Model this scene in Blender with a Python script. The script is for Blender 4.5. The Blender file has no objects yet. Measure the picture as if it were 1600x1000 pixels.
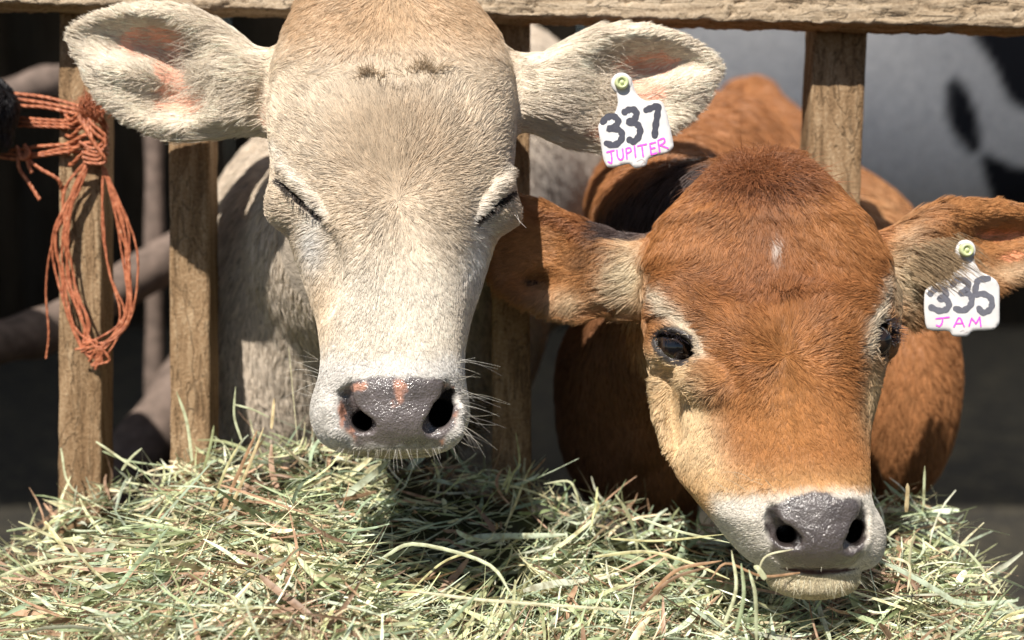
import bpy, math, time
import numpy as np
from mathutils import Vector, Matrix

T0 = time.time()
rng = np.random.default_rng(7)
scn = bpy.context.scene
COL = scn.collection

# ------------------------------------------------------------------ camera
CAM_Z, PITCH, FOVW = 0.82, math.radians(8.0), 0.7826
cam_d = bpy.data.cameras.new('camera'); cam = bpy.data.objects.new('camera', cam_d); COL.objects.link(cam)
cam.location = (0, 0, CAM_Z); cam.rotation_euler = (math.pi/2 - PITCH, 0, 0)
cam_d.sensor_width = 36; cam_d.lens = 36/FOVW; cam_d.clip_start = 0.02; cam_d.clip_end = 300
cam_d.dof.use_dof = True; cam_d.dof.focus_distance = 0.985; cam_d.dof.aperture_fstop = 3.4
scn.camera = cam

# ------------------------------------------------------------------ light
U = FOVW/1600.0                      # metres per design unit
F0 = 1.0/U                           # one metre in design units
cp, sp = math.cos(PITCH), math.sin(PITCH)
RIGHT = np.array([1., 0, 0]); UP = np.array([0, sp, cp]); BACK = np.array([0, -cp, sp])
def W(a):                            # design units (x right, y up, z towards the viewer, z=0 one metre out) -> world
    a = np.atleast_2d(np.asarray(a, float))
    p = (a[:, :1]*RIGHT + a[:, 1:2]*UP + (a[:, 2:3]-F0)*BACK)*U
    p[:, 2] += CAM_Z
    return p
def Wd(v):
    v = np.asarray(v, float); return v[..., 0:1]*RIGHT + v[..., 1:2]*UP + v[..., 2:3]*BACK
sun_dir = Wd(np.array([0.40, -1.22, -1.0])); sun_dir /= np.linalg.norm(sun_dir)
world = bpy.data.worlds.new('World'); scn.world = world; world.use_nodes = True
nt = world.node_tree; bg = nt.nodes['Background']; sky = nt.nodes.new('ShaderNodeTexSky')
sky.sky_type = 'NISHITA'; sky.sun_disc = False
to_sun = -sun_dir
sky.sun_elevation = math.asin(to_sun[2]); sky.sun_rotation = math.atan2(to_sun[0], to_sun[1])
nt.links.new(sky.outputs[0], bg.inputs[0]); bg.inputs[1].default_value = 0.052
sl = bpy.data.lights.new('sun', 'SUN'); sl.energy = 5.0; sl.angle = math.radians(0.5); sl.color = (1, .945, .855)
so = bpy.data.objects.new('sun', sl); COL.objects.link(so); so.location = (-1, -2, 4)
so.rotation_euler = Vector(sun_dir).to_track_quat('-Z', 'Y').to_euler()
scn.view_settings.view_transform = 'Standard'; scn.view_settings.look = 'None'
scn.view_settings.exposure = 0.56; scn.view_settings.gamma = 1
scn.cycles.max_bounces = 4; scn.cycles.diffuse_bounces = 2; scn.cycles.glossy_bounces = 2
scn.cycles.transparent_max_bounces = 4; scn.cycles.use_denoising = True
scn.cycles.caustics_reflective = False; scn.cycles.caustics_refractive = False

# ------------------------------------------------------------------ helpers
def tag(o, label=None, cat=None, group=None, kind=None):
    for k, v in (('label', label), ('category', cat), ('group', group), ('kind', kind)):
        if v: o[k] = v
    return o
def empty(name, loc=(0, 0, 0)):
    o = bpy.data.objects.new(name, None); o.empty_display_size = .1; COL.objects.link(o); o.location = loc; return o
def link(o, parent=None):
    COL.objects.link(o)
    if parent is not None:
        bpy.context.view_layer.update()
        o.parent = parent; o.matrix_parent_inverse = Matrix.Translation(parent.location).inverted()
    return o
def attr_col(me, name, cols, dom='POINT'):
    a = me.attributes.new(name, 'FLOAT_COLOR', dom)
    c = np.ones((len(cols), 4), np.float32); c[:, :cols.shape[1]] = cols
    a.data.foreach_set('color', c.ravel())
def attr_f(me, name, v, dom='POINT'):
    a = me.attributes.new(name, 'FLOAT', dom); a.data.foreach_set('value', np.asarray(v, np.float32))
def mesh_np(name, verts, faces, mat, parent=None, smooth=True, cols=None, extra=None, local=True):
    """faces: (n,3|4) array. verts in design units when local."""
    v = W(verts) if local else np.asarray(verts, float)
    me = bpy.data.meshes.new(name)
    f = np.asarray(faces, np.int32); k = f.shape[1]
    me.vertices.add(len(v)); me.vertices.foreach_set('co', v.astype(np.float32).ravel())
    me.loops.add(f.size); me.loops.foreach_set('vertex_index', f.ravel())
    me.polygons.add(len(f)); me.polygons.foreach_set('loop_start', np.arange(0, f.size, k, dtype=np.int32))
    me.polygons.foreach_set('loop_total', np.full(len(f), k, np.int32))
    me.update(calc_edges=True); me.validate()
    if smooth: me.polygons.foreach_set('use_smooth', np.ones(len(me.polygons), bool))
    if cols is not None: attr_col(me, 'col', cols)
    for kk, vv in (extra or {}).items(): attr_f(me, kk, vv)
    me.materials.append(mat)
    return link(bpy.data.objects.new(name, me), parent)
def P(X, Y, w=0.0):                  # a place seen at picture column X, row Y, w units nearer than one metre
    s = 1 - w/F0
    return np.array([(X-800)*s, (500-Y)*s, w], float)
def proj(p):
    s = 1 - p[..., 2]/F0
    return 800 + p[..., 0]/s, 500 - p[..., 1]/s
def ss(a, b, x):
    t = np.clip((x-a)/(b-a), 0, 1); return t*t*(3-2*t)
_ph = rng.uniform(0, 6.28, (3, 8, 3)); _dr = rng.normal(size=(3, 8, 3)); _dr /= np.linalg.norm(_dr, axis=2, keepdims=True)
def vnoise(p, scale, ch=0):          # smooth pseudo noise in -1..1
    q = np.asarray(p)/scale*2.2; r = 0
    for i in range(8):
        r = r + np.sin(q @ _dr[ch, i]*(0.6+.25*i) + _ph[ch, i, 0] + 1.3*np.sin(q @ _dr[ch, (i+3) % 8]*.7+_ph[ch, i, 1]))
    return r/4.2
_R = rng.random((64, 64, 64)).astype(np.float32)
def lattice(p, scale):               # trilinear value noise 0..1
    q = np.asarray(p)/scale; i = np.floor(q).astype(int); f = q-i; f = f*f*(3-2*f); o = 0
    for a in (0, 1):
        for b in (0, 1):
            for c in (0, 1):
                w = (f[..., 0] if a else 1-f[..., 0])*(f[..., 1] if b else 1-f[..., 1])*(f[..., 2] if c else 1-f[..., 2])
                o = o + w*_R[(i[..., 0]+a) & 63, (i[..., 1]+b) & 63, (i[..., 2]+c) & 63]
    return o
def seg_d(x, y, a, b):               # 2D distance to a segment
    ax, ay = a; bx, by = b; dx, dy = bx-ax, by-ay
    t = np.clip(((x-ax)*dx+(y-ay)*dy)/(dx*dx+dy*dy), 0, 1)
    return np.hypot(x-ax-t*dx, y-ay-t*dy)
def poly_sd(x, y, pts):              # signed distance, positive inside
    d = np.full(np.shape(x), 1e9); ins = np.zeros(np.shape(x), bool); n = len(pts)
    for i in range(n):
        a = pts[i]; b = pts[(i+1) % n]
        d = np.minimum(d, seg_d(x, y, a, b))
        c = ((a[1] > y) != (b[1] > y))
        with np.errstate(divide='ignore', invalid='ignore'):
            xi = (b[0]-a[0])*(y-a[1])/((b[1]-a[1]) if b[1] != a[1] else 1e-9)+a[0]
        ins ^= c & (x < xi)
    return np.where(ins, d, -d)

# ------------------------------------------------------------------ materials
def mat(name):
    m = bpy.data.materials.new(name); m.use_nodes = True
    return m, m.node_tree, m.node_tree.nodes, m.node_tree.nodes['Principled BSDF']
def N(nt, t, **kw):
    n = nt.nodes.new(t)
    for k, v in kw.items():
        if k.startswith('i_'):
            key = k[2:]; key = int(key) if key.isdigit() else key.replace('_', ' ')
            n.inputs[key].default_value = v
        else: setattr(n, k, v)
    return n
def ramp(nt, stops):
    r = nt.nodes.new('ShaderNodeValToRGB'); e = r.color_ramp.elements
    while len(e) < len(stops): e.new(.5)
    for el, (p, c) in zip(e, stops): el.position = p; el.color = (*c, 1) if len(c) == 3 else c
    return r
def simple(name, col, rough=.6, bump=0, scale=200, var=0.0, spec=.3):
    m, nt, nd, b = mat(name); b.inputs['Roughness'].default_value = rough; b.inputs['Specular IOR Level'].default_value = spec
    tc = N(nt, 'ShaderNodeTexCoord'); nz = N(nt, 'ShaderNodeTexNoise', i_Scale=scale, i_Detail=5)
    nt.links.new(tc.outputs['Object'], nz.inputs['Vector'])
    lo = tuple(c*(1-var) for c in col); hi = tuple(min(1, c*(1+var)) for c in col)
    r = ramp(nt, [(.3, lo), (.7, hi)]); nt.links.new(nz.outputs[0], r.inputs[0]); nt.links.new(r.outputs[0], b.inputs['Base Color'])
    if bump:
        bp = N(nt, 'ShaderNodeBump', i_Strength=bump, i_Distance=.002); nt.links.new(nz.outputs[0], bp.inputs['Height']); nt.links.new(bp.outputs[0], b.inputs['Normal'])
    return m
def skin_mat(name):
    m, nt, nd, b = mat(name)
    a = N(nt, 'ShaderNodeAttribute', attribute_name='col'); w = N(nt, 'ShaderNodeAttribute', attribute_name='wet')
    tc = N(nt, 'ShaderNodeTexCoord')
    vo = N(nt, 'ShaderNodeTexVoronoi', i_Scale=270.); vo.feature = 'SMOOTH_F1'
    nz = N(nt, 'ShaderNodeTexNoise', i_Scale=90., i_Detail=4)
    n2 = N(nt, 'ShaderNodeTexNoise', i_Scale=700., i_Detail=3)
    for n in (vo, nz, n2): nt.links.new(tc.outputs['Object'], n.inputs['Vector'])
    mu = N(nt, 'ShaderNodeMix', data_type='RGBA', blend_type='MULTIPLY'); mu.inputs[0].default_value = .55
    r = ramp(nt, [(.3, (.62, .6, .6)), (.65, (1.15, 1.12, 1.1))]); nt.links.new(nz.outputs[0], r.inputs[0])
    nt.links.new(a.outputs['Color'], mu.inputs[6]); nt.links.new(r.outputs[0], mu.inputs[7]); nt.links.new(mu.outputs[2], b.inputs['Base Color'])
    mr = N(nt, 'ShaderNodeMapRange', i_3=.85, i_4=.24); nt.links.new(w.outputs['Fac'], mr.inputs[0])
    rr = N(nt, 'ShaderNodeMath', operation='MULTIPLY_ADD', i_1=.22, i_2=-.11); nt.links.new(nz.outputs[0], rr.inputs[0])
    ra = N(nt, 'ShaderNodeMath', operation='ADD'); nt.links.new(mr.outputs[0], ra.inputs[0]); nt.links.new(rr.outputs[0], ra.inputs[1])
    nt.links.new(ra.outputs[0], b.inputs['Roughness'])
    ms = N(nt, 'ShaderNodeMapRange', i_3=.12, i_4=.75); nt.links.new(w.outputs['Fac'], ms.inputs[0]); nt.links.new(ms.outputs[0], b.inputs['Specular IOR Level'])
    nt.links.new(w.outputs['Fac'], b.inputs['Coat Weight']); b.inputs['Coat Roughness'].default_value = .13
    ad = N(nt, 'ShaderNodeMath', operation='MULTIPLY_ADD', i_1=-.6); nt.links.new(vo.outputs[0], ad.inputs[0]); nt.links.new(n2.outputs[0], ad.inputs[2])
    bp = N(nt, 'ShaderNodeBump', i_Distance=.0016, i_Strength=.7); nt.links.new(ad.outputs[0], bp.inputs['Height']); nt.links.new(bp.outputs[0], b.inputs['Normal']); nt.links.new(bp.outputs[0], b.inputs['Coat Normal'])
    return m
def hair_mat(name, spec=.35, rough=.42, trans=.22):
    m, nt, nd, b = mat(name); out = nd['Material Output']
    a = N(nt, 'ShaderNodeAttribute', attribute_name='hcol')
    nt.links.new(a.outputs['Color'], b.inputs['Base Color']); b.inputs['Roughness'].default_value = rough; b.inputs['Specular IOR Level'].default_value = spec
    t = N(nt, 'ShaderNodeBsdfTranslucent'); nt.links.new(a.outputs['Color'], t.inputs[0])
    mx = N(nt, 'ShaderNodeMixShader'); mx.inputs[0].default_value = trans
    nt.links.new(b.outputs[0], mx.inputs[1]); nt.links.new(t.outputs[0], mx.inputs[2]); nt.links.new(mx.outputs[0], out.inputs[0])
    return m
SKIN = skin_mat('skin'); HAIR = hair_mat('coat_hair')
WHISK = hair_mat('whisker_hair', .5, .3, .3)

def wood(name, dark, mid, light, axis='Z', crack=.5, fine=1.0, bump=.7):
    m, nt, nd, b = mat(name); b.inputs['Roughness'].default_value = .85; b.inputs['Specular IOR Level'].default_value = .15
    tc = N(nt, 'ShaderNodeTexCoord'); mp = N(nt, 'ShaderNodeMapping')
    mp.inputs['Scale'].default_value = {'X': (6, 120, 120), 'Z': (120, 120, 6)}[axis]
    nt.links.new(tc.outputs['Object'], mp.inputs[0])
    g = N(nt, 'ShaderNodeTexNoise', i_Scale=1.*fine, i_Detail=8, i_Roughness=.65, i_Distortion=.6); nt.links.new(mp.outputs[0], g.inputs['Vector'])
    mp2 = N(nt, 'ShaderNodeMapping'); mp2.inputs['Scale'].default_value = {'X': (9, 70, 70), 'Z': (70, 70, 9)}[axis]
    nt.links.new(tc.outputs['Object'], mp2.inputs[0])
    big = N(nt, 'ShaderNodeTexNoise', i_Scale=.35, i_Detail=4, i_Distortion=1.5); nt.links.new(mp2.outputs[0], big.inputs['Vector'])
    sp_ = N(nt, 'ShaderNodeTexNoise', i_Scale=420, i_Detail=3, i_Roughness=.7); nt.links.new(tc.outputs['Object'], sp_.inputs['Vector'])
    r = ramp(nt, [(.32, dark), (.5, mid), (.68, light)])
    s1 = N(nt, 'ShaderNodeMath', operation='MULTIPLY_ADD', i_1=.55); nt.links.new(g.outputs[0], s1.inputs[0])
    s2 = N(nt, 'ShaderNodeMath', operation='MULTIPLY', i_1=.45); nt.links.new(sp_.outputs[0], s2.inputs[0]); nt.links.new(s2.outputs[0], s1.inputs[2])
    nt.links.new(s1.outputs[0], r.inputs[0])
    w = N(nt, 'ShaderNodeTexNoise', i_Scale=.8, i_Detail=2, i_Distortion=2.2); nt.links.new(mp2.outputs[0], w.inputs['Vector'])
    cr = ramp(nt, [(.482, (1, 1, 1)), (.497, (1-crack,)*3), (.502, (1-crack,)*3), (.516, (1, 1, 1))]); nt.links.new(w.outputs[0], cr.inputs[0])
    mu = N(nt, 'ShaderNodeMix', data_type='RGBA', blend_type='MULTIPLY'); mu.inputs[0].default_value = 1
    nt.links.new(r.outputs[0], mu.inputs[6]); nt.links.new(cr.outputs[0], mu.inputs[7])
    st = ramp(nt, [(.35, (.72, .66, .6)), (.6, (1.08, 1.06, 1.05))]); nt.links.new(big.outputs[0], st.inputs[0])
    mu2 = N(nt, 'ShaderNodeMix', data_type='RGBA', blend_type='MULTIPLY'); mu2.inputs[0].default_value = .8
    nt.links.new(mu.outputs[2], mu2.inputs[6]); nt.links.new(st.outputs[0], mu2.inputs[7]); nt.links.new(mu2.outputs[2], b.inputs['Base Color'])
    h = N(nt, 'ShaderNodeMath', operation='MULTIPLY'); nt.links.new(s1.outputs[0], h.inputs[0]); nt.links.new(cr.outputs[0], h.inputs[1])
    bp = N(nt, 'ShaderNodeBump', i_Distance=.004, i_Strength=bump); nt.links.new(h.outputs[0], bp.inputs['Height']); nt.links.new(bp.outputs[0], b.inputs['Normal'])
    return m
RAIL = wood('weathered_rail_wood', (.20, .14, .085), (.46, .36, .25), (.62, .52, .39), 'X', .6, 1.3, .8)
SLAT = wood('rough_sawn_wood', (.12, .07, .035), (.31, .205, .115), (.50, .375, .24), 'Z', .45, 1.2, .9)

# ------------------------------------------------------------------ volumes -> one continuous skin
class Vol:
    def __init__(s, lo, hi, h):
        s.h = h; s.lo = np.array(lo, float)
        n = np.ceil((np.array(hi)-lo)/h).astype(int)+1
        s.ax = [np.float32(lo[i]+h*np.arange(n[i])) for i in range(3)]
        s.f = np.full(n, 1e3, np.float32)
    def block(s, lo, hi):
        sl_ = tuple(slice(max(0, int((lo[i]-s.lo[i])/s.h)), max(0, int((hi[i]-s.lo[i])/s.h)+2)) for i in range(3))
        X = s.ax[0][sl_[0]][:, None, None]; Y = s.ax[1][sl_[1]][None, :, None]; Z = s.ax[2][sl_[2]][None, None, :]
        return sl_, X, Y, Z
    def comb(s, sl_, d, k, sub=False):
        f = s.f[sl_]
        if f.size == 0: return
        if sub:
            h = np.clip(.5-.5*(f+d)/k, 0, 1); s.f[sl_] = f*(1-h)+(-d)*h + k*h*(1-h)
        else:
            h = np.clip(.5+.5*(f-d)/k, 0, 1); s.f[sl_] = f*(1-h)+d*h - k*h*(1-h)
    def ell(s, c, r, k=12, rot=0, sub=False, roty=0):
        c = np.array(c, float); r = np.array(r, float); pad = max(r.max()-r.min(), 0)*(rot != 0 or roty != 0)+k*1.2+6
        sl_, X, Y, Z = s.block(c-r-pad, c+r+pad); x, y, z = X-c[0], Y-c[1], Z-c[2]
        if rot: a = math.radians(rot); x, y = x*math.cos(a)+y*math.sin(a), -x*math.sin(a)+y*math.cos(a)
        if roty: a = math.radians(roty); x, z = x*math.cos(a)+z*math.sin(a), -x*math.sin(a)+z*math.cos(a)
        k0 = np.sqrt((x/r[0])**2+(y/r[1])**2+(z/r[2])**2)+1e-6
        k1 = np.sqrt((x/r[0]**2)**2+(y/r[1]**2)**2+(z/r[2]**2)**2)+1e-6
        s.comb(sl_, (k0*(k0-1)/k1).astype(np.float32), k, sub)
    def cap(s, a, b, ra, rb, k=12, sub=False):
        a = np.array(a, float); b = np.array(b, float); m = max(ra, rb)+k*1.2+6
        sl_, X, Y, Z = s.block(np.minimum(a, b)-m, np.maximum(a, b)+m); d = b-a
        t = np.clip(((X-a[0])*d[0]+(Y-a[1])*d[1]+(Z-a[2])*d[2])/(d @ d), 0, 1)
        q = np.sqrt((X-a[0]-t*d[0])**2+(Y-a[1]-t*d[1])**2+(Z-a[2]-t*d[2])**2)-(ra+(rb-ra)*t)
        s.comb(sl_, q.astype(np.float32), k, sub)
    def path(s, pts, rad, k=8, sub=False):
        for i in range(len(pts)-1): s.cap(pts[i], pts[i+1], rad[i], rad[i+1], k, sub)
    def loft(s, rows, k=10):
        """rows: picture Y, left X, right X, w of the widest plane, depth in front, depth behind, exponent"""
        R_ = []
        for Y, xl, xr, wm, hf, hb, p in rows:
            a = P(xl, Y, wm); b = P(xr, Y, wm); R_.append((a[1], (a[0]+b[0])/2, (b[0]-a[0])/2, wm, hf, hb, p))
        R_ = np.array(R_[::-1]); y = s.ax[1].astype(float)
        c = [np.interp(y, R_[:, 0], R_[:, i]) for i in range(1, 7)]
        for _ in range(3):
            for i in range(6): c[i][1:-1] = (c[i][:-2]+2*c[i][1:-1]+c[i][2:])/4
        cx, hw, wm, hf, hb, p = [np.maximum(v, -1e9)[None, :, None].astype(np.float32) for v in c]
        X = s.ax[0][:, None, None]; Z = s.ax[2][None, None, :]
        hd = np.where(Z > wm, hf, hb)
        d = (((np.abs(X-cx)/hw)**p+(np.abs(Z-wm)/hd)**p)**(1/p)-1)*np.minimum(hw, hd)
        yy = y[None, :, None]; cap_ = np.maximum(yy-R_[-1, 0], R_[0, 0]-yy)
        d = np.maximum(d, cap_).astype(np.float32)
        s.comb((slice(None),)*3, d, k)
    def ear(s, outline, base, tip, gs, tf=12, tb=18, k=26):
        """outline in picture X,Y; base/tip (X, w); gs bumps (X, Y, sx, sy, amp, rot)"""
        def wax(X): return np.interp(X, *zip(*sorted([base, tip]))) if True else 0
        o = np.array([P(x, y, wax(x)) for x, y in outline])
        lo = o.min(0)-50; hi = o.max(0)+50; lo[2] -= 90; hi[2] += 90
        sl_, X, Y, Z = s.block(lo, hi); x2 = X[:, :, 0]+0*Y[:, :, 0]; y2 = Y[:, :, 0]+0*x2
        d = poly_sd(x2, y2, [tuple(q[:2]) for q in o])
        px_ = 800+x2/(1-np.mean([base[1], tip[1]])/F0); w0 = wax(px_)
        e = np.sqrt(np.clip(1-(1-np.clip(d/26, 0, 1))**2, 0, 1)); F = w0+tf*e; B = w0-tb*e-8
        e2 = ss(0, 30, d)
        for gx, gy, sx, sy, amp, ro in gs:
            c = P(gx, gy, wax(gx)); a = math.radians(ro); u = (x2-c[0])*math.cos(a)+(y2-c[1])*math.sin(a); v = -(x2-c[0])*math.sin(a)+(y2-c[1])*math.cos(a)
            g = amp*np.exp(-.5*((u/sx)**2+(v/sy)**2))*e2; F = F+g
            if amp < 0: B = B+g*.95
            else: B = B-g*.3
        f = np.maximum(Z-F[:, :, None], B[:, :, None]-Z)*.8
        f = np.maximum(f, -d[:, :, None])
        s.comb(sl_, f.astype(np.float32), k)
    def surf(s, X, Y, w1=185., w0=-250.):
        """depth of the front skin at a picture point"""
        for w in np.arange(w1, w0, -1.5):
            p = (P(X, Y, w)-s.lo)/s.h; i = np.floor(p).astype(int); t = p-i
            if (i < 0).any() or (i+1 >= s.f.shape).any(): continue
            q = s.f[i[0]:i[0]+2, i[1]:i[1]+2, i[2]:i[2]+2]; q = q[0]*(1-t[0])+q[1]*t[0]; q = q[0]*(1-t[1])+q[1]*t[1]
            if q[0]*(1-t[2])+q[1]*t[2] < 0: return float(w)
        return 0.
    def on(s, X, Y, dw=0.): return P(X, Y, s.surf(X, Y)+dw)
    def mesh(s):
        f = s.f; S = f < 0; nx, ny, nz = f.shape
        cnt = np.zeros((nx-1, ny-1, nz-1), np.int8); corners = [(a, b, c) for a in (0, 1) for b in (0, 1) for c in (0, 1)]
        for a, b, c in corners: cnt += S[a:nx-1+a, b:ny-1+b, c:nz-1+c]
        act = (cnt > 0) & (cnt < 8); idx = np.argwhere(act)
        vid = np.full(act.shape, -1, np.int32); vid[act] = np.arange(len(idx))
        acc = np.zeros((len(idx), 3)); n = np.zeros(len(idx)); i, j, k = idx.T
        cv = {c: f[i+c[0], j+c[1], k+c[2]] for c in corners}
        for a in corners:
            for ax in range(3):
                if a[ax]: continue
                b = list(a); b[ax] = 1; b = tuple(b); fa, fb = cv[a], cv[b]; m = (fa < 0) != (fb < 0)
                t = np.where(m, fa/np.where(m, fa-fb, 1), 0)
                q = np.array(a, float)[None, :].repeat(len(idx), 0); q[:, ax] = t
                acc += q*m[:, None]; n += m
        v = s.lo+s.h*(idx+acc/n[:, None]); faces = []
        for ax in range(3):
            o1, o2 = [q for q in range(3) if q != ax]
            sa = [slice(1, -1)]*3; sa[ax] = slice(0, f.shape[ax]-1); sb = list(sa); sb[ax] = slice(1, f.shape[ax])
            A, B = S[tuple(sa)], S[tuple(sb)]; ch = A != B; e = np.argwhere(ch); off = np.array([1, 1, 1]); off[ax] = 0; e = e+off
            fl = A[ch]; q = []
            for d1, d2 in ((1, 1), (0, 1), (0, 0), (1, 0)):
                g = e.copy(); g[:, o1] -= d1; g[:, o2] -= d2; q.append(vid[g[:, 0], g[:, 1], g[:, 2]])
            q = np.stack(q, 1); flip = fl if ax != 1 else ~fl
            q[~flip] = q[~flip][:, ::-1]; faces.append(q)
        F_ = np.concatenate(faces); F_ = F_[(F_ >= 0).all(1)]
        # light smoothing
        e = np.concatenate([F_[:, [0, 1]], F_[:, [1, 2]], F_[:, [2, 3]], F_[:, [3, 0]]])
        for _ in range(3):
            a2 = np.zeros_like(v); c2 = np.bincount(e.ravel(), minlength=len(v)).astype(float)
            for ax in range(3): a2[:, ax] = np.bincount(e[:, 0], v[e[:, 1], ax], len(v))+np.bincount(e[:, 1], v[e[:, 0], ax], len(v))
            v = v*.5+a2/np.maximum(c2, 1)[:, None]*.5
        # keep largest component only
        return v, F_
def normals(v, F_):
    n = np.cross(v[F_[:, 2]]-v[F_[:, 0]], v[F_[:, 3]]-v[F_[:, 1]]); o = np.zeros_like(v)
    for ax in range(3):
        for c in range(4): o[:, ax] += np.bincount(F_[:, c], n[:, ax], len(v))
    return o/np.maximum(np.linalg.norm(o, axis=1, keepdims=True), 1e-9)

# ------------------------------------------------------------------ fur
def strands(name, pts, rad, cols, material, parent):
    """pts (n,k,3) design units, rad (n,k) in units, cols (n,3)"""
    n, k, _ = pts.shape
    c = bpy.data.hair_curves.new(name); c.add_curves([k]*n)
    c.attributes['position'].data.foreach_set('vector', W(pts.reshape(-1, 3)).astype(np.float32).ravel())
    ra = c.attributes.get('radius') or c.attributes.new('radius', 'FLOAT', 'POINT')
    ra.data.foreach_set('value', (rad.ravel()*U).astype(np.float32))
    a = c.attributes.new('hcol', 'FLOAT_COLOR', 'CURVE'); cc = np.ones((n, 4), np.float32); cc[:, :3] = np.clip(cols, 0, .95); a.data.foreach_set('color', cc.ravel())
    c.materials.append(material)
    return link(bpy.data.objects.new(name, c), parent)
def nrm(v): return v/np.maximum(np.linalg.norm(v, axis=-1, keepdims=True), 1e-9)
def fur(v, F_, count, dens, field, length, colour, name, parent, rad=.30, clump=7.0, lift=.35, material=None, seed=1, wave=.35, cf=.6, back=-.45):
    g = np.random.default_rng(seed)
    fn = nrm(np.cross(v[F_[:, 2]]-v[F_[:, 0]], v[F_[:, 3]]-v[F_[:, 1]]))
    ar = .5*np.linalg.norm(np.cross(v[F_[:, 2]]-v[F_[:, 0]], v[F_[:, 3]]-v[F_[:, 1]]), axis=1)
    cen = v[F_].mean(1); vd = nrm(np.array([0, 0, F0])-cen); face = (fn*vd).sum(1)
    wgt = ar*dens(cen, fn)*(face > back)
    cum = np.cumsum(wgt); ix = np.searchsorted(cum, g.random(count)*cum[-1]); ix = np.minimum(ix, len(F_)-1)
    a, b = g.random((2, count, 1)); q = v[F_[ix]]
    root = (q[:, 0]*(1-a)+q[:, 1]*a)*(1-b)+(q[:, 3]*(1-a)+q[:, 2]*a)*b
    vn = normals(v, F_); n = nrm(vn[F_[ix]].mean(1))
    L_ = length(root, n)*g.uniform(.7, 1.25, count)
    col = colour(root, n)
    def direction(r, nn):
        d = field(r, nn); wave_ = wave*np.clip(length(r, nn)/12, .3, 1.2)[:, None]; d = d+wave_*.5*np.stack([vnoise(r, 38, 0), vnoise(r, 38, 1), vnoise(r, 38, 2)], 1)+wave_*.5*np.stack([vnoise(r, 13, 1), vnoise(r, 13, 2), vnoise(r, 13, 0)], 1)
        return nrm(d-(d*nn).sum(1, keepdims=True)*nn)
    d = direction(root, n); jit = g.normal(size=(count, 3))*.16; d = nrm(d+jit-(jit*n).sum(1, keepdims=True)*n)
    lf = lift*g.uniform(.5, 1.5, (count, 1))
    # clumps: hash the distorted root, every hair of a cell leans to its cell's first hair
    warp = root+4*np.stack([vnoise(root, 9, 0), vnoise(root, 9, 1), vnoise(root, 9, 2)], 1)
    cs = np.floor(warp/clump).astype(np.int64); key = (cs[:, 0]*73856093) ^ (cs[:, 1]*19349663) ^ (cs[:, 2]*83492791)
    _, first, inv = np.unique(key, return_index=True, return_inverse=True); ci = first[inv.ravel()]
    k = 5; s = np.linspace(0, 1, k)[None, :, None]
    def curve(r, dd, nn, ll, lft): return r[:, None]+ll[:, None, None]*(dd[:, None]*s+nn[:, None]*lft[:, None]*(s*1.15-.75*s*s))
    p = curve(root, d, n, L_, lf); pc = curve(root[ci], d[ci], n[ci], L_, lf[ci])
    pull = (cf*g.uniform(.5, 1.2, (count, 1, 1))).clip(0, .92)*s**1.3
    pull = pull*np.clip(L_/12, .25, 1.1)[:, None, None]; pull = np.minimum(pull, .93); far = np.linalg.norm(root-root[ci], axis=1) > clump*2.2; pull = pull*(~far)[:, None, None]
    p = p*(1-pull)+pc*pull
    cb = g.normal(0, .085, len(first))[inv.ravel()]
    col = col*np.clip(1+cb+g.normal(0, .11, count)+.07*vnoise(root, 30, 1), .45, 1.5)[:, None]
    r_ = rad*g.uniform(.7, 1.3, (count, 1))*np.array([1., 1, .85, .6, .2])[None, :]
    return strands(name, p, r_, col, material or HAIR, parent)

def tube(pts, rad, sides=6):
    pts = np.asarray(pts, float); rad = np.broadcast_to(rad, len(pts)); t = nrm(np.gradient(pts, axis=0))
    u = np.cross(t, [0.3, 0.2, 1.]); u = nrm(u); v2 = np.cross(t, u); a = np.linspace(0, 2*math.pi, sides, endpoint=False)
    v = pts[:, None]+rad[:, None, None]*(np.cos(a)[None, :, None]*u[:, None]+np.sin(a)[None, :, None]*v2[:, None])
    n = len(pts); i = np.arange(n-1)[:, None]*sides; j = np.arange(sides)[None]; j2 = (j+1) % sides
    f = np.stack([i+j, i+j2, i+sides+j2, i+sides+j], 2).reshape(-1, 4)
    return v.reshape(-1, 3), f
def merge(parts):
    V, F_, o = [], [], 0
    for v, f in parts: V.append(v); F_.append(f+o); o += len(v)
    return np.concatenate(V), np.concatenate(F_)
def spline(pts, n=24):
    p = np.asarray(pts, float); p = np.vstack([2*p[0]-p[1], p, 2*p[-1]-p[-2]]); m = len(p)-3; out = []
    for q in np.linspace(0, m-1e-6, n):
        i = int(q); t = q-i; a, b, c, d = p[i:i+4]
        out.append(.5*((2*b)+(-a+c)*t+(2*a-5*b+4*c-d)*t*t+(-a+3*b-3*c+d)*t**3))
    return np.array(out)

def union(objs, name, parent):
    """boolean union of closed skins into objs[0]"""
    base = objs[0]
    for o in objs[1:]:
        md = base.modifiers.new('u', 'BOOLEAN'); md.operation = 'UNION'; md.solver = 'EXACT'; md.object = o
    bpy.context.view_layer.update()
    dg = bpy.context.evaluated_depsgraph_get(); me = bpy.data.meshes.new_from_object(base.evaluated_get(dg))
    base.modifiers.clear(); old = base.data; base.data = me
    for o in objs[1:]: bpy.data.objects.remove(o)
    base.name = name
    return base
print('prep', time.time()-T0)
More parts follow.
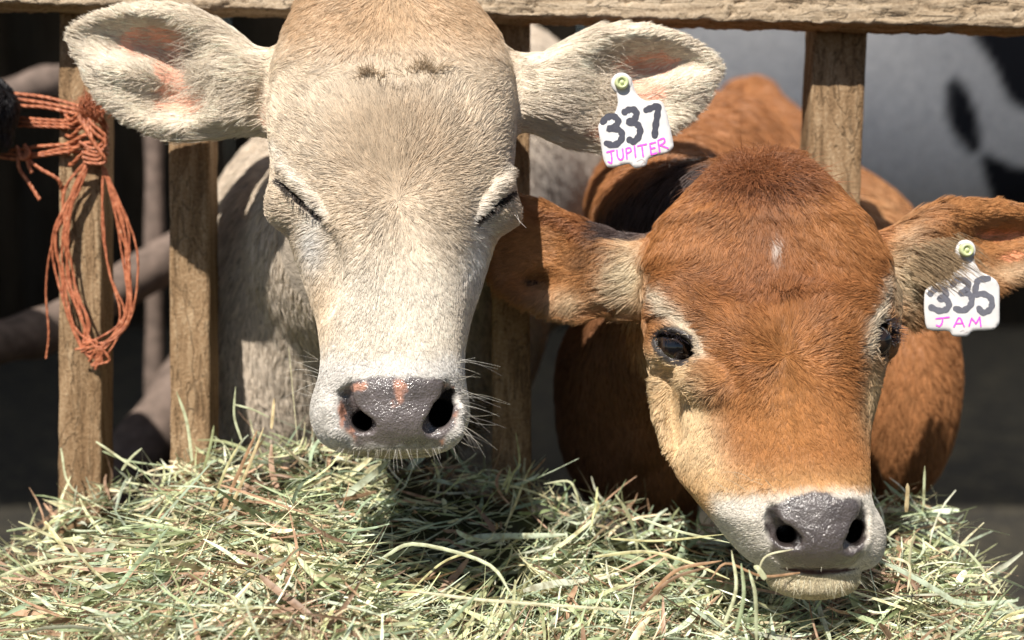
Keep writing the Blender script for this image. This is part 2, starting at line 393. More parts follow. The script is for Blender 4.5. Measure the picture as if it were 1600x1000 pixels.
#==PART2==
# ------------------------------------------------------------------ setting
def box_grid(name, a, b, nx, ny, nz, jitter, mat_, parent=None, warp=None):
    """subdivided, slightly uneven box in design units; a,b corners"""
    a = np.array(a, float); b = np.array(b, float); n = (nx, ny, nz); V, F_ = [], []; off = 0
    for ax in range(3):
        o1, o2 = [q for q in range(3) if q != ax]
        for side in (0, 1):
            u, w = np.meshgrid(np.linspace(0, 1, n[o1]+1), np.linspace(0, 1, n[o2]+1), indexing='ij')
            p = np.zeros(u.shape+(3,)); p[..., o1] = a[o1]+(b-a)[o1]*u; p[..., o2] = a[o2]+(b-a)[o2]*w; p[..., ax] = (a, b)[side][ax]
            i = np.arange(n[o1])[:, None]*(n[o2]+1)+np.arange(n[o2])[None]
            f = np.stack([i, i+n[o2]+1, i+n[o2]+2, i+1], 2).reshape(-1, 4)
            if (side == 0) ^ (ax == 1): f = f[:, ::-1]
            V.append(p.reshape(-1, 3)); F_.append(f+off); off += len(V[-1])
    V = np.concatenate(V); F_ = np.concatenate(F_)
    c = (a+b)/2
    _, i0, inv = np.unique(np.round(V, 4), axis=0, return_index=True, return_inverse=True); V = V[i0]; F_ = inv.ravel()[F_]
    on = sum(((np.abs(V[:, k]-a[k]) < 1e-6) | (np.abs(V[:, k]-b[k]) < 1e-6)).astype(int) for k in range(3))
    V = V-np.sign(V-c)*((on >= 2)[:, None]*jitter*.6)         # worn arrises
    if jitter:
        L_ = int(np.argmax(b-a)); q = V.copy(); q[:, L_] *= .16
        V = V+jitter*np.stack([(lattice(q+s_, 5)-.5) for s_ in (11, 37, 71)], 1)*1.1+jitter*np.stack([vnoise(V*.5, 60, s_) for s_ in (0, 1, 2)], 1)*.5
    if warp is not None: V = warp(V)
    return mesh_np(name, V, F_, mat_, parent, smooth=jitter > 0)
def wbox(name, lo, hi, mat_, parent=None):
    lo = np.array(lo, float); hi = np.array(hi, float)
    v = np.array([[(lo, hi)[i][0], (lo, hi)[j][1], (lo, hi)[k][2]] for i in (0, 1) for j in (0, 1) for k in (0, 1)])
    f = [(0, 1, 3, 2), (4, 6, 7, 5), (0, 4, 5, 1), (2, 3, 7, 6), (0, 2, 6, 4), (1, 5, 7, 3)]
    return mesh_np(name, v, f, mat_, parent, smooth=False, local=False)

# ground, strewn with old straw
m, nt, nd, b = mat('straw_litter'); b.inputs['Roughness'].default_value = .95
tc = N(nt, 'ShaderNodeTexCoord'); nz = N(nt, 'ShaderNodeTexNoise', i_Scale=9, i_Detail=8, i_Roughness=.7, i_Distortion=.5); nt.links.new(tc.outputs['Object'], nz.inputs['Vector'])
mp = N(nt, 'ShaderNodeMapping'); mp.inputs['Scale'].default_value = (40, 9, 9); mp.inputs['Rotation'].default_value = (0, 0, .6); nt.links.new(tc.outputs['Object'], mp.inputs[0])
n2 = N(nt, 'ShaderNodeTexNoise', i_Scale=2.4, i_Detail=5); nt.links.new(mp.outputs[0], n2.inputs['Vector'])
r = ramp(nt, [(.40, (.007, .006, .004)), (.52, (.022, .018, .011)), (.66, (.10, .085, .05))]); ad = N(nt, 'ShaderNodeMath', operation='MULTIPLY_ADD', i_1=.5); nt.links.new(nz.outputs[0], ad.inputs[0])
h2 = N(nt, 'ShaderNodeMath', operation='MULTIPLY', i_1=.5); nt.links.new(n2.outputs[0], h2.inputs[0]); nt.links.new(h2.outputs[0], ad.inputs[2]); nt.links.new(ad.outputs[0], r.inputs[0]); nt.links.new(r.outputs[0], b.inputs['Base Color'])
bp = N(nt, 'ShaderNodeBump', i_Strength=1, i_Distance=.02); nt.links.new(ad.outputs[0], bp.inputs['Height']); nt.links.new(bp.outputs[0], b.inputs['Normal'])
v = np.array([[-60, -60, 0], [60, -60, 0], [60, 60, 0], [-60, 60, 0.]])
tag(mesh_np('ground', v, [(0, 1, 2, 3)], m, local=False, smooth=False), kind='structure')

# barn behind: boarded back and side walls, roof that shades the pen
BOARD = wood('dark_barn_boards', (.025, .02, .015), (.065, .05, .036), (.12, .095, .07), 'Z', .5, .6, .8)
wl = empty('barn_wall', (0, 5.6, 0)); tag(wl, 'dark boarded barn wall at the back of the shaded pen behind the calves', 'wall', kind='thing')
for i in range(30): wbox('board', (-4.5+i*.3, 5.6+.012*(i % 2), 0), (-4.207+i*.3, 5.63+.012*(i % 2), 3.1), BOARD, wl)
ROOF = simple('roof_sheet', (.10, .095, .09), .6, .2, 30, .2)
rf = empty('shade_canopy', (0, 1.28, 2.55)); wbox('sheet', (-4.8, 1.28, 2.55), (.35, 5.9, 2.6), ROOF, rf); wbox('sheet', (.352, 1.28, 2.551), (4.8, 1.42, 2.601), ROOF, rf)
tag(rf, 'low sheet canopy shading the pen behind the feed fence', 'canopy', kind='thing')

mc, nt, nd, b = mat('added_light_sheet'); tr = N(nt, 'ShaderNodeBsdfTranslucent'); tr.inputs[0].default_value = (.88, .88, .86, 1); b.inputs['Base Color'].default_value = (.3, .3, .3, 1); mx = N(nt, 'ShaderNodeMixShader'); mx.inputs[0].default_value = .85  # unseen sheet added overhead so diffused sun brightens the cow
nt.links.new(b.outputs[0], mx.inputs[1]); nt.links.new(tr.outputs[0], mx.inputs[2]); nt.links.new(mx.outputs[0], nd['Material Output'].inputs[0])
gx_, gy_ = np.meshgrid(np.linspace(.36, 4.8, 24), np.linspace(1.43, 5.9, 24), indexing='ij'); gz_ = 2.57-.05*np.sin((gx_-.36)*4.2)**2-.04*np.sin((gy_-1.28)*2.7)**2; i = np.arange(23)[:, None]*24+np.arange(23)[None]
tag(mesh_np('added_light_sheet', np.stack([gx_, gy_, gz_], 2).reshape(-1, 3), np.stack([i, i+24, i+25, i+1], 2).reshape(-1, 4), mc, local=False), 'unseen translucent sheet added overhead to light the standing cow', 'added light sheet', kind='thing')
# ------------------------------------------------------------------ feed fence
fence = empty('feed_fence', tuple(W(P(800, 500, -350))[0]*np.array([1, 1, 0])))
tag(fence, 'weathered wooden feed fence with a pale top rail, calves reach between its upright slats', 'fence')
def rail_warp(V):
    x = V[:, 0]; y = V[:, 1]-.024*x; z = V[:, 2]
    low = V[:, 1] < .5*(RA[1]+RB[1])
    chip = (lattice(np.stack([x*.05, 0*x+3, z*.2], 1), 1.)-.45)*7+(lattice(np.stack([x*.3, 0*x+9, z*.4], 1), 1.)-.5)*3
    y = y+np.where(low, chip, 0)
    fr = V[:, 2] > .5*(RA[2]+RB[2])
    z2 = z+np.where(fr, -6*(np.abs(lattice(np.stack([x*.012, V[:, 1]*.16, 0*x], 1), 1.)-.5) < .035), 0)
    return np.stack([x, y, z2], 1)
s0 = 1+232/F0
RA = (-1250*s0, (500-24)*s0, -305); RB = (1300*s0, (500+64)*s0, -232)
rail = box_grid('top_rail', RA, RB, 620, 22, 8, 1.7, RAIL, fence, rail_warp)
def slat(Xt, Xb, wf, thick, Ybot=1130, name='slat'):
    """Xt/Xb: (left, right) picture columns at the top and at row 600"""
    a = P(Xt[0], 20, wf); b_ = P(Xt[1], 20, wf); wd = b_[0]-a[0]
    lo = (0, P(0, Ybot, wf)[1], wf-thick); hi = (wd, P(0, 12, wf)[1]+14, wf)
    x0, x1 = a[0], P(Xb[0], 600, wf)[0]; y0, y1 = a[1], P(0, 600, wf)[1]
    def wp(V):
        V = V.copy(); V[:, 0] += x0+(x1-x0)*(V[:, 1]-y0)/(y1-y0); return V
    return box_grid(name, lo, hi, 14, 300, 10, 2.4, SLAT, fence, wp)
zgr = P(0, 0, 0)
for (t_, b_) in (((92, 160), (90, 157)), ((262, 326), (264, 328)), ((767, 828), (768, 828)), ((1273, 1357), (1250, 1334)), ((1745, 1820), (1740, 1815)), ((-430, -360), (-430, -360))):
    slat(t_, b_, -312, 78, 1900 if False else 2050)

# ------------------------------------------------------------------ hay heap
HX = [-250, 0, 60, 100, 200, 300, 380, 450, 520, 600, 700, 760, 850, 950, 1000, 1100, 1200, 1300, 1370, 1420, 1470, 1500, 1550, 1600, 1700, 1850]
HY = [905, 872, 832, 792, 752, 722, 704, 694, 700, 716, 724, 750, 775, 800, 806, 820, 815, 795, 775, 765, 795, 850, 915, 990, 1120, 1300]
WB, WF = -295., 420.
def hay_pt(X, t):
    """t 0 at the fence .. 1 near the viewer. returns design point"""
    X = np.asarray(X, float); t = np.asarray(t, float)
    w = WB+(WF-WB)*t; Yt = np.interp(X, HX, HY); s = 1-w/F0; st = 1-WB/F0
    ytop = (500-Yt)*st; x = (X-800)*st
    drop = 262*t**1.05+60*t*t
    bump = 20*vnoise(np.stack([x, w, 0*x], -1), 120, 0)+15*vnoise(np.stack([x, w, 0*x], -1), 48, 1)
    dip = -115*np.exp(-((X-715)/125)**2-((t-.42)/.2)**2)-30*np.exp(-((X-380)/60)**2-((t-.5)/.25)**2)
    xx = x*(1-.16*t)
    return np.stack([xx, ytop-drop+bump*ss(0, .12, t+.04)+dip, w], -1)
hay_cols = np.array([[.60, .60, .29], [.70, .66, .35], [.48, .53, .27], [.38, .45, .26], [.76, .68, .37], [.58, .62, .40], [.76, .61, .36], [.50, .30, .17], [.38, .235, .14], [.27, .31, .13], [.66, .68, .44], [.80, .76, .52]])
hay_p = np.array([15, 16, 11, 8, 13, 11, 9, 8, 7, 6, 10, 9.]); hay_p /= hay_p.sum()
def blades(root, d, ln, wd, g, seg=6, bend=.35, up=None):
    """crumpled flat stalks: returns V, F, colour index"""
    n = len(root); d = nrm(d); s = np.linspace(-.5, .5, seg+1)
    a = nrm(np.cross(d, g.normal(size=(n, 3)))); b2 = np.cross(d, a)
    k1 = g.normal(0, bend, (n, 1)); k2 = g.normal(0, bend*.7, (n, 1)); kink = g.uniform(-.35, .35, (n, 1)); ks = g.normal(0, .35, (n, 1))*(g.random((n, 1)) < .35)
    off = (k1*(s[None]**2)*1.2+k2*s[None]**3*2+ks*np.abs(s[None]-kink))
    c = root[:, None]+ln[:, None, None]*(d[:, None]*s[None, :, None]+a[:, None]*off[:, :, None]+b2[:, None]*(k2*.6*s[None]**2)[:, :, None])
    tw = g.uniform(0, 3.14, (n, 1))+g.normal(0, .9, (n, 1))*s[None]
    wv = (np.cos(tw)[:, :, None]*a[:, None]+np.sin(tw)[:, :, None]*b2[:, None]); hv = np.cross(d[:, None], wv)
    prof = np.interp(np.abs(s), [0, .35, .5], [1, .8, .35]); half = wd[:, None, None]*.5*prof[None, :, None]
    fold = .35*half*g.uniform(.2, 1.2, (n, 1, 1))
    V = np.stack([c-wv*half, c+hv*fold, c+wv*half], 2)          # n, seg+1, 3, 3
    i = np.arange(seg)[:, None]*3+np.arange(2)[None]; f = np.stack([i, i+3, i+4, i+1], 2).reshape(-1, 4)
    F_ = (f[None]+np.arange(n)[:, None, None]*(seg+1)*3).reshape(-1, 4)
    return V.reshape(-1, 3), F_, (seg+1)*3
m, nt, nd, b = mat('dry_hay'); out = nd['Material Output']; b.inputs['Roughness'].default_value = .5; b.inputs['Specular IOR Level'].default_value = .4
a = N(nt, 'ShaderNodeAttribute', attribute_name='col'); tc = N(nt, 'ShaderNodeTexCoord'); nz = N(nt, 'ShaderNodeTexNoise', i_Scale=160, i_Detail=3); nt.links.new(tc.outputs['Object'], nz.inputs['Vector'])
r = ramp(nt, [(.3, (.55, .5, .42)), (.55, (1.0, 1.0, .97)), (.75, (1.1, 1.1, 1.08))]); nt.links.new(nz.outputs[0], r.inputs[0]); mu = N(nt, 'ShaderNodeMix', data_type='RGBA', blend_type='MULTIPLY'); mu.inputs[0].default_value = 1
nt.links.new(a.outputs['Color'], mu.inputs[6]); nt.links.new(r.outputs[0], mu.inputs[7]); nt.links.new(mu.outputs[2], b.inputs['Base Color'])
t = N(nt, 'ShaderNodeBsdfTranslucent'); nt.links.new(mu.outputs[2], t.inputs[0]); mx = N(nt, 'ShaderNodeMixShader'); mx.inputs[0].default_value = .22
nt.links.new(b.outputs[0], mx.inputs[1]); nt.links.new(t.outputs[0], mx.inputs[2]); nt.links.new(mx.outputs[0], out.inputs[0]); HAY = m
g = np.random.default_rng(21)
def hay_dir(p, g, n, coh=1.0):
    ang = g.uniform(0, 2*math.pi, n)
    flow = .3+1.2*vnoise(p, 200, 2)                              # locally combed bundles
    pick = g.random(n) < .58*coh; ang = np.where(pick, flow+g.normal(0, .33, n), ang)
    return np.stack([np.cos(ang), g.normal(-.12, .22, n)-.25*np.sin(ang)*-1*0, -np.sin(ang)*.9], 1)
parts, cols = [], []
def add_blades(root, d, ln, wd, seg=7, bend=.27, ci=None, bright=1.0):
    v, f, k = blades(root, d, ln, wd, g, seg, bend)
    if ci is None:
        pn = g.random(len(root)); ci = g.choice(len(hay_cols), len(root), p=hay_p)
        red = vnoise(root, 120, 1)+.0016*(-260-root[:, 1]) > .62; ci = np.where(red & (g.random(len(root)) < .42), g.choice([7, 8, 8, 6], len(root)), ci); gr = vnoise(root, 150, 0) > .3; ci = np.where(gr & (g.random(len(root)) < .35), g.choice([2, 3, 5, 10], len(root)), ci)
    c = hay_cols[ci]*[1.02, 1.09, 1.30]*g.normal(1.02, .24, (len(root), 1)).clip(.42, 1.4)*bright
    parts.append((v, f)); cols.append(np.repeat(c, k, 0))
n = 24000
X = g.uniform(-200, 1750, n); t = np.sqrt(g.random(n)*.98+.0)*1.02; p = hay_pt(X, t); p[:, 1] += 20-78*g.random(n)**.8
ln = g.gamma(3.4, 32, n).clip(30, 360); wd = g.gamma(2.3, 1.85, n).clip(1.4, 13)
d = hay_dir(p, g, n); tilt = g.random(n) < .3; d[tilt, 1] += g.uniform(-.5, 1.3, tilt.sum())
d[:, 1] += -.42*d[:, 2]*.9
add_blades(p, d, ln, wd)
n = 5000                                                          # chaff and short bits
X = g.uniform(-100, 1650, n); t = np.sqrt(g.random(n)); p = hay_pt(X, t); p[:, 1] += g.uniform(-16, 6, n)
add_blades(p, hay_dir(p, g, n, .2), g.uniform(10, 40, n), g.uniform(1.5, 7, n), 3, .3)
n = 900                                                           # wild ends along the crest
X = g.uniform(-100, 1600, n); p = hay_pt(X, g.uniform(-.02, .10, n)); p[:, 1] += g.uniform(-5, 12, n); d = g.normal(size=(n, 3))*[1, .5, .4]; d[:, 1] = np.abs(d[:, 1])+.1
add_blades(p, d, g.gamma(5, 15, n).clip(30, 150), g.gamma(3, 1.2, n).clip(1.3, 7), 6, .5)
def hero(pts, w_, ci, k=14):                                      # single stalks that catch the eye
    q = spline([P(*a) for a in pts], k); tt = nrm(np.gradient(q, axis=0)); side = nrm(np.cross(tt, [.1, .3, 1.]))
    pr = np.interp(np.linspace(0, 1, k), [0, .1, .8, 1], [.6, 1, .85, .2])[:, None]*w_*.5
    pr = pr*.62; V = np.stack([q-side*pr, q+np.array([0, 0, .35])*pr, q+side*pr], 1).reshape(-1, 3)
    i = np.arange(k-1)[:, None]*3+np.arange(2)[None]; f = np.stack([i, i+3, i+4, i+1], 2).reshape(-1, 4)
    parts.append((V, f)); cols.append(np.repeat(hay_cols[ci][None]*g.uniform(.75, .95), len(V), 0))
for h in [([(655, 925, 170), (760, 938, 180), (900, 948, 190), (1010, 955, 190)], 7, 11), ([(300, 720, -200), (292, 660, -215), (276, 612, -220)], 9, 5), ([(318, 735, -200), (330, 690, -205), (334, 665, -210)], 8, 2),
          ([(378, 690, -190), (366, 650, -200), (368, 604, -205)], 7, 5), ([(366, 632, -190), (395, 640, -190), (420, 652, -190)], 6, 5), ([(424, 670, -180), (427, 640, -185), (428, 622, -190)], 9, 6),
          ([(340, 815, -90), (372, 740, -100), (402, 672, -110)], 10, 7), ([(346, 822, -88), (382, 745, -98), (412, 668, -108)], 9, 6), ([(328, 800, -95), (352, 735, -100), (376, 690, -110)], 8, 1),
          ([(790, 770, -200), (800, 742, -205), (812, 722, -210), (806, 676, -215)], 7, 0), ([(786, 762, -200), (794, 745, -205), (797, 730, -208)], 8, 0), ([(905, 790, -200), (900, 770, -205), (888, 752, -210), (850, 756, -210)], 7, 10),
          ([(925, 810, -190), (935, 790, -190), (928, 777, -190)], 6, 1), ([(1250, 895, 150), (1190, 900, 155), (1136, 880, 160), (1110, 905, 165)], 6, 7), ([(1182, 905, 140), (1196, 870, 145), (1240, 858, 150)], 5, 11),
          ([(1182, 1000, 220), (1180, 930, 210), (1170, 890, 190)], 9, 5), ([(1150, 990, 230), (1162, 930, 215), (1158, 880, 190)], 9, 3), ([(1130, 980, 230), (1150, 920, 215), (1143, 860, 180)], 8, 10),
          ([(1196, 905, 190), (1186, 890, 190), (1178, 884, 185)], 14, 10), ([(1020, 925, 150), (1060, 890, 150), (1128, 876, 150)], 9, 7), ([(1000, 950, 160), (1050, 905, 155), (1110, 885, 150)], 8, 8), ([(930, 870, 60), (1010, 862, 70), (1080, 880, 90), (1140, 905, 120)], 8, 1),
          ([(1000, 810, 40), (1060, 830, 60), (1140, 848, 100)], 7, 5), ([(955, 842, 60), (1030, 845, 60), (1130, 835, 100)], 6, 1), ([(1383, 870, 60), (1420, 882, 70), (1418, 925, 90)], 7, 11), ([(1416, 800, -150), (1418, 770, -150), (1418, 755, -150)], 12, 6),
          ([(1443, 790, -170), (1444, 760, -170), (1445, 728, -170)], 8, 5), ([(1465, 830, -60), (1520, 870, -50), (1560, 930, -40)], 8, 5), ([(1530, 1000, 0), (1570, 965, 0), (1610, 950, 0)], 9, 1), ([(1500, 900, 0), (1540, 905, 0), (1590, 960, 0)], 8, 11),
          ([(70, 815, -150), (110, 870, -120), (150, 935, -90), (160, 990, -60)], 12, 1), ([(150, 690, -230), (230, 740, -220), (290, 735, -210)], 7, 10), ([(95, 700, -260), (110, 760, -240), (170, 800, -220)], 6, 5), ([(160, 705, -230), (200, 720, -230), (260, 728, -230)], 6, 3),
          ([(190, 735, -200), (205, 715, -205), (222, 700, -210)], 8, 5), ([(0, 900, 0), (60, 880, 0), (150, 870, 20)], 9, 10), ([(10, 830, -180), (40, 825, -180), (60, 828, -180)], 6, 3), ([(600, 870, 130), (650, 850, 130), (760, 880, 160), (800, 930, 190)], 9, 5),
          ([(350, 885, 60), (420, 905, 90), (520, 945, 120), (640, 975, 150)], 10, 6), ([(330, 905, 60), (400, 915, 90), (500, 965, 120), (600, 1010, 160)], 9, 7), ([(340, 895, 60), (430, 905, 90), (560, 960, 130), (690, 990, 160)], 11, 1), ([(740, 860, 80), (690, 880, 90), (640, 925, 120)], 6, 1)]:
    hero(*h)
VV, FF = merge(parts); CC = np.concatenate(cols)
# packed core below the loose stalks
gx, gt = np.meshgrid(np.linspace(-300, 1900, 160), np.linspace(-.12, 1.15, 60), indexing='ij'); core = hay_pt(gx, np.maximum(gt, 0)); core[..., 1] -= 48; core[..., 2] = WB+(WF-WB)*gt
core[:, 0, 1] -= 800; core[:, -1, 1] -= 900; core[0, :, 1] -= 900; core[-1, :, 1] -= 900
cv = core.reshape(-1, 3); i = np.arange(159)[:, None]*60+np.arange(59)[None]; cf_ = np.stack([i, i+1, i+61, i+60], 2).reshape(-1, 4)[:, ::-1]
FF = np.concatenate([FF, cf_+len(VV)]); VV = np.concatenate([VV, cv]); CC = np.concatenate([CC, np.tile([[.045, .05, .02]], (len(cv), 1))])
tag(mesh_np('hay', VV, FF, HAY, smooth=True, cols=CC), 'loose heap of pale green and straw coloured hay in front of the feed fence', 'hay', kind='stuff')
print('hay', time.time()-T0)
# ------------------------------------------------------------------ the calves
def lerp(a, b, t): return a+(b-a)*t[..., None]
def build_calf(root, head, body, paint, tag_wet, name='calf'):
    hv, hf = head.mesh(); bv, bf = body.mesh()
    ho = mesh_np('body', hv, hf, SKIN, root); bo = mesh_np('neck', bv, bf, SKIN, root)
    n0 = len(hv)
    o = union([ho, bo], 'body', root); me = o.data
    co = np.empty(len(me.vertices)*3, np.float32); me.vertices.foreach_get('co', co); co = co.reshape(-1, 3).astype(float)
    no = np.empty(len(me.vertices)*3, np.float32); me.vertices.foreach_get('normal', no); no = no.reshape(-1, 3)
    R3 = np.stack([RIGHT, UP, BACK]); q = co.copy(); q[:, 2] -= CAM_Z; loc = (q/U)@R3.T; loc[:, 2] += F0; ln = no@R3.T
    # drop stray inner shells: keep the largest piece
    ev = np.empty(len(me.edges)*2, np.int32); me.edges.foreach_get('vertices', ev); ev = ev.reshape(-1, 2); lab = np.arange(len(co))
    for _ in range(400):
        m_ = np.minimum(lab[ev[:, 0]], lab[ev[:, 1]]); new = lab.copy(); np.minimum.at(new, ev[:, 0], m_); np.minimum.at(new, ev[:, 1], m_); new = new[new]; new = new[new]
        if (new == lab).all(): break
        lab = new
    u_, c_ = np.unique(lab, return_counts=True)
    if len(u_) > 1:
        import bmesh; bad = set(np.nonzero(lab != u_[c_.argmax()])[0].tolist()); bm = bmesh.new(); bm.from_mesh(me); bm.verts.ensure_lookup_table()
        bmesh.ops.delete(bm, geom=[bm.verts[i_] for i_ in bad], context='VERTS'); bm.to_mesh(me); bm.free(); me.update()
        keep = lab == u_[c_.argmax()]; loc = loc[keep]; ln = ln[keep]; print('pieces', len(u_), c_)
    for a_ in ('col', 'wet'):
        if me.attributes.get(a_): me.attributes.remove(me.attributes[a_])
    c, wet = paint(loc, ln, True); attr_col(me, 'col', c); attr_f(me, 'wet', wet)
    me.materials.clear(); me.materials.append(SKIN); me.polygons.foreach_set('use_smooth', np.ones(len(me.polygons), bool)); me.update()
    me.polygons.foreach_set('material_index', np.zeros(len(me.polygons), np.int32))
    print('union', len(hv), len(bv), '->', len(co), time.time()-T0)
    return o, (hv, hf), (bv, bf)
def legs(B, xs, ws, ytop, r=30):
    for x in xs:
        for w in ws:
            gz = (np.array([0, 0, 0.]),)
            top = P(x, ytop, w); wp = W(top)[0]; foot_w = wp.copy(); foot_w[2] = .02
            R3 = np.stack([RIGHT, UP, BACK]); q = foot_w.copy(); q[2] -= CAM_Z; f_ = R3@(q/U); f_[2] += F0
            knee = (top*.5+f_*.5)+np.array([0, 0, 8.]); B.path([top, knee, f_], [r*1.6, r, r*.8], 20); B.ell(f_+[0, 12, 14], (r*1.1, r*.7, r*1.4), 10)

# ---- pale calf
J_PAD = [(541, 608), (560, 594), (590, 588), (640, 588), (690, 594), (706, 606), (716, 640), (706, 676), (690, 694), (640, 697), (585, 697), (556, 694), (534, 664), (527, 635)]
H = Vol((-790, -270, -400), (380, 560, 190), 3.1)
H.loft([(-48, 575, 650, -130, 20, 60, 2), (-34, 515, 700, -128, 52, 85, 2), (0, 470, 738, -125, 84, 110, 2.1), (50, 446, 778, -118, 106, 135, 2.3), (100, 430, 797, -106, 124, 155, 2.4), (150, 424, 803, -95, 134, 170, 2.5),
        (200, 423, 805, -85, 138, 180, 2.5), (250, 427, 802, -75, 136, 190, 2.5), (300, 436, 793, -65, 132, 195, 2.5), (350, 449, 781, -50, 116, 195, 2.3), (400, 462, 766, -32, 98, 190, 2.2), (450, 478, 752, -12, 86, 175, 2.1),
        (500, 495, 736, 8, 80, 150, 2.1), (550, 506, 723, 30, 78, 125, 2.1), (600, 506, 723, 45, 80, 110, 2.2), (650, 512, 717, 48, 68, 100, 2.2), (690, 535, 700, 45, 48, 85, 2.2), (712, 575, 665, 35, 20, 50, 2)])
H.cap(P(577, 345, 22), P(566, 575, 70), 58, 50, 34); H.cap(P(668, 345, 22), P(658, 575, 70), 58, 50, 34)
H.ell(P(609, 628, 48), (107, 66, 74), 30); H.ell(P(543, 650, 52), (54, 54, 60), 22); H.ell(P(676, 650, 52), (52, 54, 60), 22)
H.ell(P(622, 650, 92), (66, 46, 38), 20); H.ell(P(612, 600, 98), (70, 26, 30), 22); H.ell(P(610, 690, 66), (66, 20, 44), 14)
H.ell(P(458, 292, -30), (30, 62, 50), 26, rot=-22); H.ell(P(466, 322, -18), (40, 36, 40), 22); H.ell(P(782, 305, -42), (24, 52, 46), 26, rot=24); H.ell(P(768, 330, -30), (30, 34, 40), 22)
H.path([H.on(440, 262, 2), H.on(466, 290, 4), H.on(492, 318, 3), H.on(512, 345, 0)], [4, 7, 6, 3], 12)
H.path([H.on(797, 270, 2), H.on(782, 292, 4), H.on(762, 316, 3), H.on(744, 345, 0)], [4, 7, 6, 3], 12)
lw = [H.surf(434, 286), H.surf(462, 309), H.surf(486, 330), H.surf(504, 346), H.surf(798, 304), H.surf(784, 314), H.surf(764, 333), H.surf(748, 349)]
H.path([P(434, 286, lw[0]), P(462, 309, lw[1]-2), P(486, 330, lw[2]-1), P(504, 346, lw[3])], [4, 5.5, 5, 2], 4, True)
H.path([P(800, 302, lw[4]), P(784, 314, lw[5]-2), P(764, 333, lw[6]-1), P(748, 349, lw[7])], [4, 5.5, 5, 2], 4, True)
H.path([P(474, 352, 44), P(476, 400, 56), P(468, 432, 50)], [1, 3.5, 1], 8, True)
H.ell(P(510, 430, 70), (26, 60, 20), 26, sub=True);
# nostrils
def pit(H, pts, rad, deep, k=6):
    q = [H.on(x, y, dw) for x, y, dw in pts]; H.path(q, rad, k, True)
    if deep: a = q[deep[0]]; H.path([a, a+np.array(deep[1])], deep[2], 7, True)
pit(H, [(546, 600, 2), (539, 620, -3), (545, 646, -4), (560, 660, -4), (575, 664, -4)], [6, 12, 15, 14, 12], (3, (20, 0, -105), (15, 19)))
pit(H, [(700, 602, 2), (701, 622, -3), (693, 646, -6), (678, 664, -5)], [6, 13, 19, 17], (2, (-22, -6, -105), (20, 22)))
H.path([P(521, 640, 110), P(530, 672, 104), P(556, 694, 92)], [11, 12, 9], 14); H.path([P(718, 640, 106), P(712, 672, 100), P(690, 692, 90)], [9, 10, 8], 14)
H.path([P(556, 704, 70), P(612, 713, 76), P(672, 704, 70)], [3, 4, 3], 5, True)
EL = [(430, 78), (400, 72), (360, 44), (320, 22), (280, 9), (240, 3), (200, 6), (160, 18), (128, 34), (112, 50), (110, 68), (120, 92), (136, 128), (160, 160), (200, 192), (240, 210), (280, 216), (340, 213), (380, 209), (425, 214)]
H.ear(EL, (430, -118), (110, -128), [(362, 135, 40, 62, 36, 0), (225, 20, 85, 13, 20, -4), (265, 202, 100, 13, 8, 0), (245, 70, 66, 25, -52, -8), (292, 150, 46, 26, -42, 0), (205, 116, 46, 15, 16, -14), (272, 110, 22, 32, -30, 0)], 9, 13)
ER = [(795, 82), (843, 84), (885, 64), (920, 47), (962, 37), (1004, 37), (1046, 47), (1081, 63), (1109, 83), (1126, 112), (1117, 134), (1102, 161), (1078, 187), (1050, 207), (1007, 226), (960, 234), (937, 233), (902, 228), (867, 220), (836, 208), (795, 200)]
H.ear(ER, (795, -118), (1126, -128), [(872, 142, 46, 55, 36, 0), (990, 50, 80, 12, 18, 0), (1008, 100, 60, 19, -50, 4), (985, 155, 46, 34, -26, -10), (960, 208, 60, 12, 6, 0), (1065, 135, 34, 20, 10, 0)], 9, 13)
H.cap(P(615, 250, -180), P(640, 330, -330), 150, 165, 40)
B = Vol((-900, -1750, -2600), (700, 1050, -120), 14)
B.cap(P(612, 280, -200), P(590, 380, -440), 150, 235, 40); B.cap(P(590, 380, -440), P(600, 450, -620), 235, 330, 40); B.ell(P(430, 520, -560), (150, 330, 150), 60)
B.ell(P(580, 460, -820), (390, 440, 330), 80); B.ell(P(660, 330, -1250), (400, 460, 500), 80); B.ell(P(725, 290, -1560), (430, 480, 480), 80)
legs(B, (520, 760), (-650, -1750), 700, 36)
C = lambda *a: np.array(a, float)
